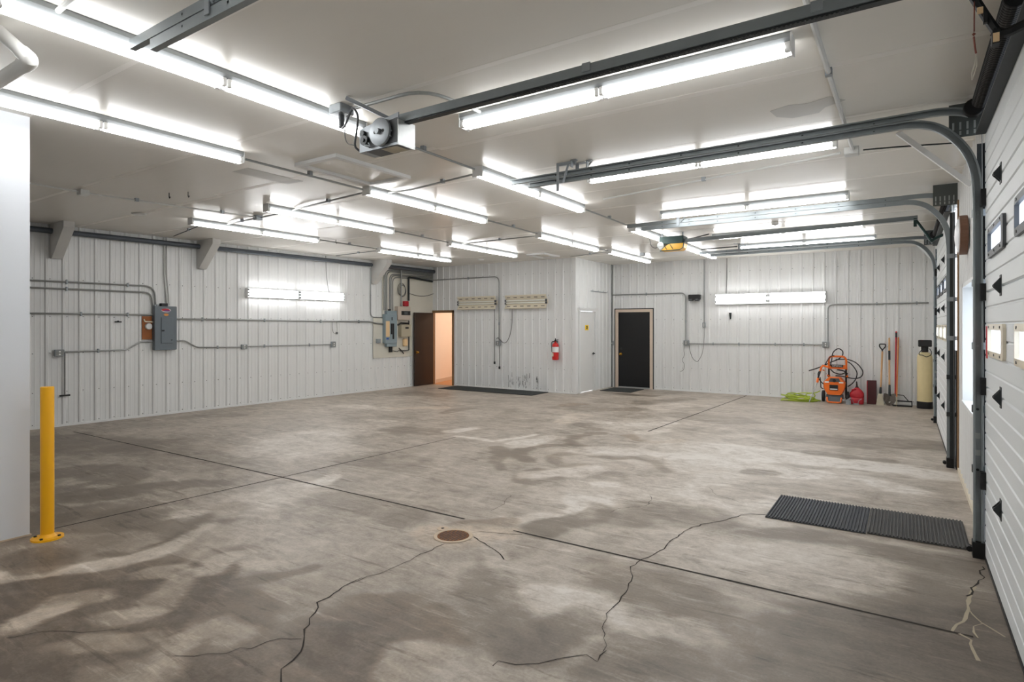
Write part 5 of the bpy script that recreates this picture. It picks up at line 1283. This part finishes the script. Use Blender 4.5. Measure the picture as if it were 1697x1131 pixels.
m = M(); m.box(-1.41, -1.1, y0+.02, 14.52, .05, .17); m.prism([(y0-.05, .03), (y0+.03, .15), (y0+.1, .15), (y0+.02, .03)], 'x', -1.36, -1.12); m.done('skid_plate', GREYP, t)
m = M(); m.tube([(-1.39, y0-.02, .12), (-1.38, y0-.06, .035), (-1.35, y0-.07, .022), (-1.16, y0-.07, .022), (-1.13, y0-.06, .035), (-1.12, y0-.02, .12)], .016, 8); m.done('foot_bar', ORANGE, t)
for s, x in ((-1, -1.48), (1, -1.02)):
    m = M(); m.lathe([(.09, -.03), (.115, -.025), (.12, 0), (.115, .025), (.09, .03)], (x, 14.5, .122), 'x', 20); wh = m.done('wheel', BLACKP, t, True)
    m = M(); m.lathe([(.05, -.034), (.05, .034)], (x, 14.5, .122), 'x', 14); m.done('hub', GREYP, wh)
def loop(P, nm='hose', r=.011):
    mm = M(); mm.tube(smooth_path([(W(a, b)[0], yy, W(a, b)[1]) for a, b, yy in P], 6), r, 6); return mm.done(nm, BLACKP, t, True)
loop([(455, 400, 14.42), (465, 300, 14.6), (485, 180, 14.62), (570, 110, 14.62), (640, 140, 14.62), (655, 190, 14.62), (635, 240, 14.6), (560, 300, 14.6), (430, 350, 14.55), (345, 400, 14.5)])
loop([(360, 390, 14.42), (430, 270, 14.44), (500, 225, 14.44), (560, 240, 14.5)])
loop([(530, 300, 14.6), (640, 290, 14.6), (760, 295, 14.6), (880, 345, 14.6), (960, 430, 14.6), (990, 500, 14.6), (965, 570, 14.6), (890, 605, 14.6), (780, 605, 14.6), (640, 580, 14.6), (530, 575, 14.6)])
loop([(700, 310, 14.58), (790, 360, 14.58), (860, 440, 14.58), (895, 520, 14.58), (870, 620, 14.58), (810, 700, 14.58), (740, 750, 14.58)])
loop([(440, 460, 14.57), (510, 520, 14.57), (620, 545, 14.57), (700, 510, 14.57), (650, 480, 14.57), (560, 470, 14.57), (680, 490, 14.57), (740, 540, 14.57)], r=.013)
loop([(290, 470, 14.4), (245, 540, 14.4), (270, 640, 14.38), (345, 715, 14.36)])
loop([(280, 600, 14.4), (290, 700, 14.4), (300, 770, 14.36), (340, 790, 14.34)])
# spray gun leaning on the washer
t = thing('spray_gun', 'orange and black spray lance with silver wand leaning on the washer', 'spray gun', (-1.70, 14.08, 0))
def WG(px, pz): return W(px, pz)[0]
gun = [(125, 1015, 14.06), (180, 860, 14.17), (242, 680, 14.28)]
m = M(); m.tube([(W(a, b)[0], y, max(.012, W(a, b)[1])) for a, b, y in gun], .010, 8); m.done('wand', GALVL, t, True)
m = M(); m.tube([(W(a, b)[0], y, W(a, b)[1]) for a, b, y in ((242, 685, 14.28), (252, 610, 14.31))], .024, 8); m.tube([(W(a, b)[0], y, W(a, b)[1]) for a, b, y in ((285, 495, 14.36), (300, 440, 14.37), (330, 395, 14.38), (415, 420, 14.40))], .022, 8); m.tube([(W(a, b)[0], y, W(a, b)[1]) for a, b, y in ((325, 470, 14.36), (360, 480, 14.37))], .012, 6); m.done('gun_body', ORANGE, t, True)
m = M(); m.tube([(W(a, b)[0], y, W(a, b)[1]) for a, b, y in ((252, 615, 14.31), (285, 495, 14.36))], .018, 8); m.done('grip', BLACKP, t, True)
t = thing('extension_wand', 'straight black wand sticking out sideways behind the spray gun', 'wand', (-1.7, 14.5, .55))
m = M(); m.tube([(W(a, b)[0], y, W(a, b)[1]) for a, b, y in ((50, 512, 14.69), (180, 470, 14.69), (290, 425, 14.69), (410, 365, 14.69))], .012, 8); m.done('wand', BLACKP, t, True)
# green hose on the floor
t = thing('garden_hose', 'lime green hose coiled on the floor beside the pressure washer', 'hose', (-1.95, 14.3, 0))
pts = []; r2 = random.Random(11)
for turn in range(8):                                # each turn lies its own way on the heap
    cx, cy = -1.93+r2.uniform(-.06, .06), 14.32+r2.uniform(-.03, .03)
    rx, ry = r2.uniform(.22, .36), r2.uniform(.15, .25); h0 = .018+.014*turn; tx, ty = r2.uniform(-.05, .05), r2.uniform(-.02, .06)
    for k in range(12):
        a = 2*PI*k/12
        pts.append((cx+rx*math.cos(a), cy+ry*math.sin(a), max(.013, h0+tx*math.cos(a)+ty*math.sin(a)+r2.uniform(-.008, .008))))
pts = smooth_path(pts, 3)
m = M(); m.tube(pts, .0115, 7); m.tube(smooth_path([pts[-1], (-1.8, 14.36, .15), (-1.62, 14.36, .19), (-1.53, 14.33, .24)], 5), .0115, 7); m.tube(smooth_path([pts[0], (-2.1, 14.1, .03), (-2.27, 14.06, .02)], 5), .0115, 7); m.done('coil', LIME, t, True)
# gas can
t = thing('gas_can', 'red plastic gas can with a black spout', 'gas can', (-.845, 14.42, 0))
m = M(); R = []
for z, sx, sy_ in ((.0, .11, .085), (.012, .125, .10), (.12, .13, .105), (.135, .122, .098), (.15, .13, .105), (.225, .128, .10), (.275, .10, .08), (.325, .05, .05), (.345, .03, .03)):
    R.append([m.v((-.845+sx*(abs(math.cos(a))**.7*math.copysign(1, math.cos(a))), 14.42+sy_*(abs(math.sin(a))**.7*math.copysign(1, math.sin(a))), z)) for a in [2*PI*k/28 for k in range(28)]])
m._rings(R, True); m.done('tank', REDP, t, True)
m = M(); m.cyl((-.845, 14.42, .33), (-.845, 14.42, .36), .032, 14); m.tube([(-.845, 14.42, .35), (-.852, 14.42, .47)], [.018, .011], 10); m.done('spout', BLACKP, t)
m = M(); m.tube([(-.93, 14.36, .255), (-.93, 14.33, .30), (-.86, 14.36, .315)], .014, 8); m.done('handle', REDP, t)
# metal pieces in front of the can
t = thing('hitch_mount', 'small grey steel hitch piece on the floor before the red can', 'hitch', (-1.0, 14.2, 0))
m = M(); m.box(-1.03, -.94, 14.17, 14.25, 0, .09); m.prism([(-1.03, .09), (-.95, .15), (-.93, .135), (-1.0, .07)], 'y', 14.18, 14.24); m.tube([(-1.1, 14.21, .09), (-1.02, 14.21, .075)], .015, 8); m.done('body', GALV, t)
t = thing('wire_stand', 'small bent wire bracket standing before the red can', 'bracket', (-.84, 14.24, 0))
m = M(); m.tube([(-.95, 14.24, .12), (-.915, 14.24, .10), (-.895, 14.24, .02), (-.82, 14.24, .02), (-.80, 14.24, .09), (-.75, 14.25, .13)], .006, 6); m.box(-.9, -.8, 14.23, 14.25, 0, .03); m.done('wire', GALV, t)
t = thing('metal_crate', 'tall dark maroon steel box standing between the can and the shovels', 'box', (-.585, 14.6, 0))
m = M(); m.box(-.67, -.50, 14.53, 14.535, 0, .49); m.box(-.67, -.665, 14.53, 14.66, 0, .49); m.box(-.505, -.50, 14.53, 14.66, 0, .49); m.box(-.67, -.5, 14.655, 14.66, 0, .49); m.box(-.67, -.5, 14.53, 14.66, 0, .005); m.done('shell', MAROON, t)
m = M(); m.box(-.672, -.66, 14.515, 14.53, .02, .48); m.done('edge', REDP, t)
# square shovel
t = thing('square_shovel', 'square-bladed shovel with wooden shaft and black D-shaped grip', 'shovel', (-.42, 14.5, 0))
m = M(); m.tube([(-.43, 14.53, .24), (-.42, 14.58, .45), (-.40, 14.72, 1.10)], .017, 10); m.done('shaft', WOODH, t, True)
m = M(); m.tube(bend([(-.40, 14.72, 1.08), (-.40, 14.725, 1.13), (-.45, 14.74, 1.20), (-.45, 14.75, 1.255), (-.345, 14.75, 1.255), (-.345, 14.74, 1.20), (-.40, 14.725, 1.13)], .02), .012, 8); m.done('grip', BLACKP, t, True)
m = M(); m.tube([(-.425, 14.56, .36), (-.43, 14.52, .22)], [.019, .024], 10); m.tube([(-.43, 14.52, .24), (-.45, 14.50, .17)], .008, 6); m.tube([(-.43, 14.52, .24), (-.41, 14.50, .17)], .008, 6); m.done('socket', DARKM, t)
m = M(); m.prism([(-.465, .235), (-.395, .235), (-.36, .0), (-.505, .0)], 'y', 14.47, 14.476)
for vv in m.bm.verts: vv.co.y += vv.co.z*.22-.02
m.done('blade', BLADE, t)
# round shovel
t = thing('round_shovel', 'round-point shovel with wooden shaft and black sleeve', 'shovel', (-.265, 14.48, 0))
m = M(); m.tube([(-.27, 14.52, .32), (-.278, 14.72, 1.37)], .0165, 10); m.lathe([(.0165, 0), (.012, .02), (0, .024)], (-.278, 14.72, 1.37), n=10); m.done('shaft', WOODH, t, True)
m = M(); m.tube([(-.274, 14.635, .93), (-.2755, 14.67, 1.12)], .020, 10); m.done('sleeve', BLACKP, t)
m = M(); m.tube([(-.269, 14.535, .42), (-.268, 14.47, .20)], [.0185, .024], 10); m.done('socket', DARKM, t)
m = M(); P = [(-.37, .245), (-.34, .25), (-.30, .235), (-.235, .235), (-.195, .25), (-.165, .245), (-.16, .13), (-.18, .06), (-.22, .015), (-.265, .0), (-.31, .015), (-.35, .06), (-.372, .13)]
A_ = [m.v((x, 14.44+.04*((x+.265)/.1)**2*-.6+z*.2, z)) for x, z in P]; B_ = [m.v((x, 14.446+.04*((x+.265)/.1)**2*-.6+z*.2, z)) for x, z in P]
m._rings([A_, B_], True); bl = m.done('blade', BLADED, t)
m = M(); m.prism([(-.29, .075), (-.25, .085), (-.235, .07), (-.28, .06)], 'y', 14.449, 14.452); m.done('label', PAPERW, bl)
# squeegee and broom
t = thing('floor_squeegee', 'floor squeegee with long red handle and black frame', 'squeegee', (-.05, 14.5, 0))
m = M(); m.tube([(-.168, 14.6, .22), (-.158, 14.76, 1.40)], .0145, 10); m.done('shaft', REDP, t, True)
m = M(); m.tube([(-.158, 14.76, 1.36), (-.156, 14.775, 1.50)], .017, 10); m.done('grip', BLACKP, t)
m = M(); m.lathe([(.0, 0), (.017, .0), (.014, .025), (0, .03)], (-.156, 14.775, 1.50), n=10); m.done('end_cap', REDPR, t)
m = M(); m.box(-.20, -.14, 14.58, 14.63, .20, .235); m.tube([(-.14, 14.6, .22), (-.03, 14.58, .215), (.06, 14.56, .10)], .009, 6)
m.tube([(-.19, 14.6, .21), (-.22, 14.55, .06)], .009, 6); m.box(-.22, .125, 14.55, 14.57, .085, .11); m.box(-.22, .125, 14.41, 14.43, .012, .03); m.tube([(-.21, 14.42, .02), (-.21, 14.56, .1)], .01, 6); m.tube([(.115, 14.42, .02), (.115, 14.56, .1)], .01, 6); m.done('frame', BLACKM, t)
m = M(); m.box(-.215, .12, 14.414, 14.426, .0, .014); m.done('blade', BLACKP, t)
m = M(); m.box(-.12, .09, 14.435, 14.45, .03, .045); m.done('rail', GALVL, t)
t = thing('broom_handle', 'orange wooden handle with a worn pale tip leaning beside the squeegee', 'handle', (-.13, 14.45, 0))
m = M(); m.tube([(-.145, 14.46, .17), (-.118, 14.75, 1.40)], .014, 10); m.done('shaft', WOODO, t, True)
m = M(); m.tube([(-.148, 14.42, .0), (-.145, 14.465, .19)], [.011, .015], 10); m.done('tip', BLADE, t)
# softener tank
t = thing('softener_tank', 'tan water softener tank with black base and control head', 'tank', (.325, 14.38, 0))
c0 = (.325, 14.38, 0)
m = M(); m.lathe([(.126, .12), (.128, .14), (.128, 1.0), (.12, 1.06), (.09, 1.10), (.05, 1.12), (.0, 1.125)], c0, n=32); m.done('tank', TAN, t, True)
m = M(); m.lathe([(.13, 0), (.133, .006), (.133, .135), (.128, .14)], c0, n=32); m.done('base', BLACKP, t, True)
m = M(); m.lathe([(.05, 1.11), (.06, 1.13), (.06, 1.20)], c0, n=16); m.bbox(.265, .385, 14.33, 14.43, 1.17, 1.24, .01); m.done('valve', BLACKP, t)
m = M(); m.bbox(.215, .44, 14.28, 14.42, 1.225, 1.36, .012); m.done('control_head', BLACKP, t)
m = M(); m.tube(smooth_path([(.29, 14.27, 1.18), (.24, 14.25, 1.12), (.235, 14.24, 1.07), (.29, 14.24, 1.06), (.35, 14.24, 1.03), (.42, 14.25, 1.07), (.43, 14.27, 1.13), (.40, 14.3, 1.19)], 5), .007, 6); m.done('cord', BLACKP, t)

# ------------------------------------------------------------------ outdoors, world, camera
m = M(); m.f([m.v(p) for p in ((.75, -12, -.05), (60, -12, -.05), (60, 30, -.05), (.75, 30, -.05))]); struct(m.done('ground_outside', mat('pale_yard', (225, 228, 232), .9), loc=(20, 8, -.05)), 'pale yard outside the garage doors', 'ground')
w = bpy.data.worlds.new('sky'); SC.world = w; w.use_nodes = True
bg = w.node_tree.nodes['Background']; bg.inputs[0].default_value = (.88, .93, 1.0, 1); bg.inputs[1].default_value = 3.6

cam = bpy.data.cameras.new('camera'); co = bpy.data.objects.new('camera', cam); COL.objects.link(co)
co.location = (0, 0, 1.645)
yaw = math.atan((1500-848.5)/985.0)
co.rotation_euler = (PI/2, 0, yaw)
cam.sensor_fit = 'HORIZONTAL'; cam.sensor_width = 36; cam.lens = 36*985.0/1697
cam.shift_y = -25.5/1697
cam.clip_start = .05; cam.clip_end = 200
SC.camera = co
SC.view_settings.view_transform = 'Standard'; SC.view_settings.look = 'None'; SC.view_settings.gamma = 1.0
SC.view_settings.use_curve_mapping = False
SC.view_settings.exposure = 0.24
try:
    SC.cycles.use_denoising = True
    SC.cycles.max_bounces = 8; SC.cycles.diffuse_bounces = 5; SC.cycles.glossy_bounces = 4; SC.cycles.transparent_max_bounces = 8
    SC.cycles.use_light_tree = True
    SC.cycles.sample_clamp_indirect = 6
except Exception: pass
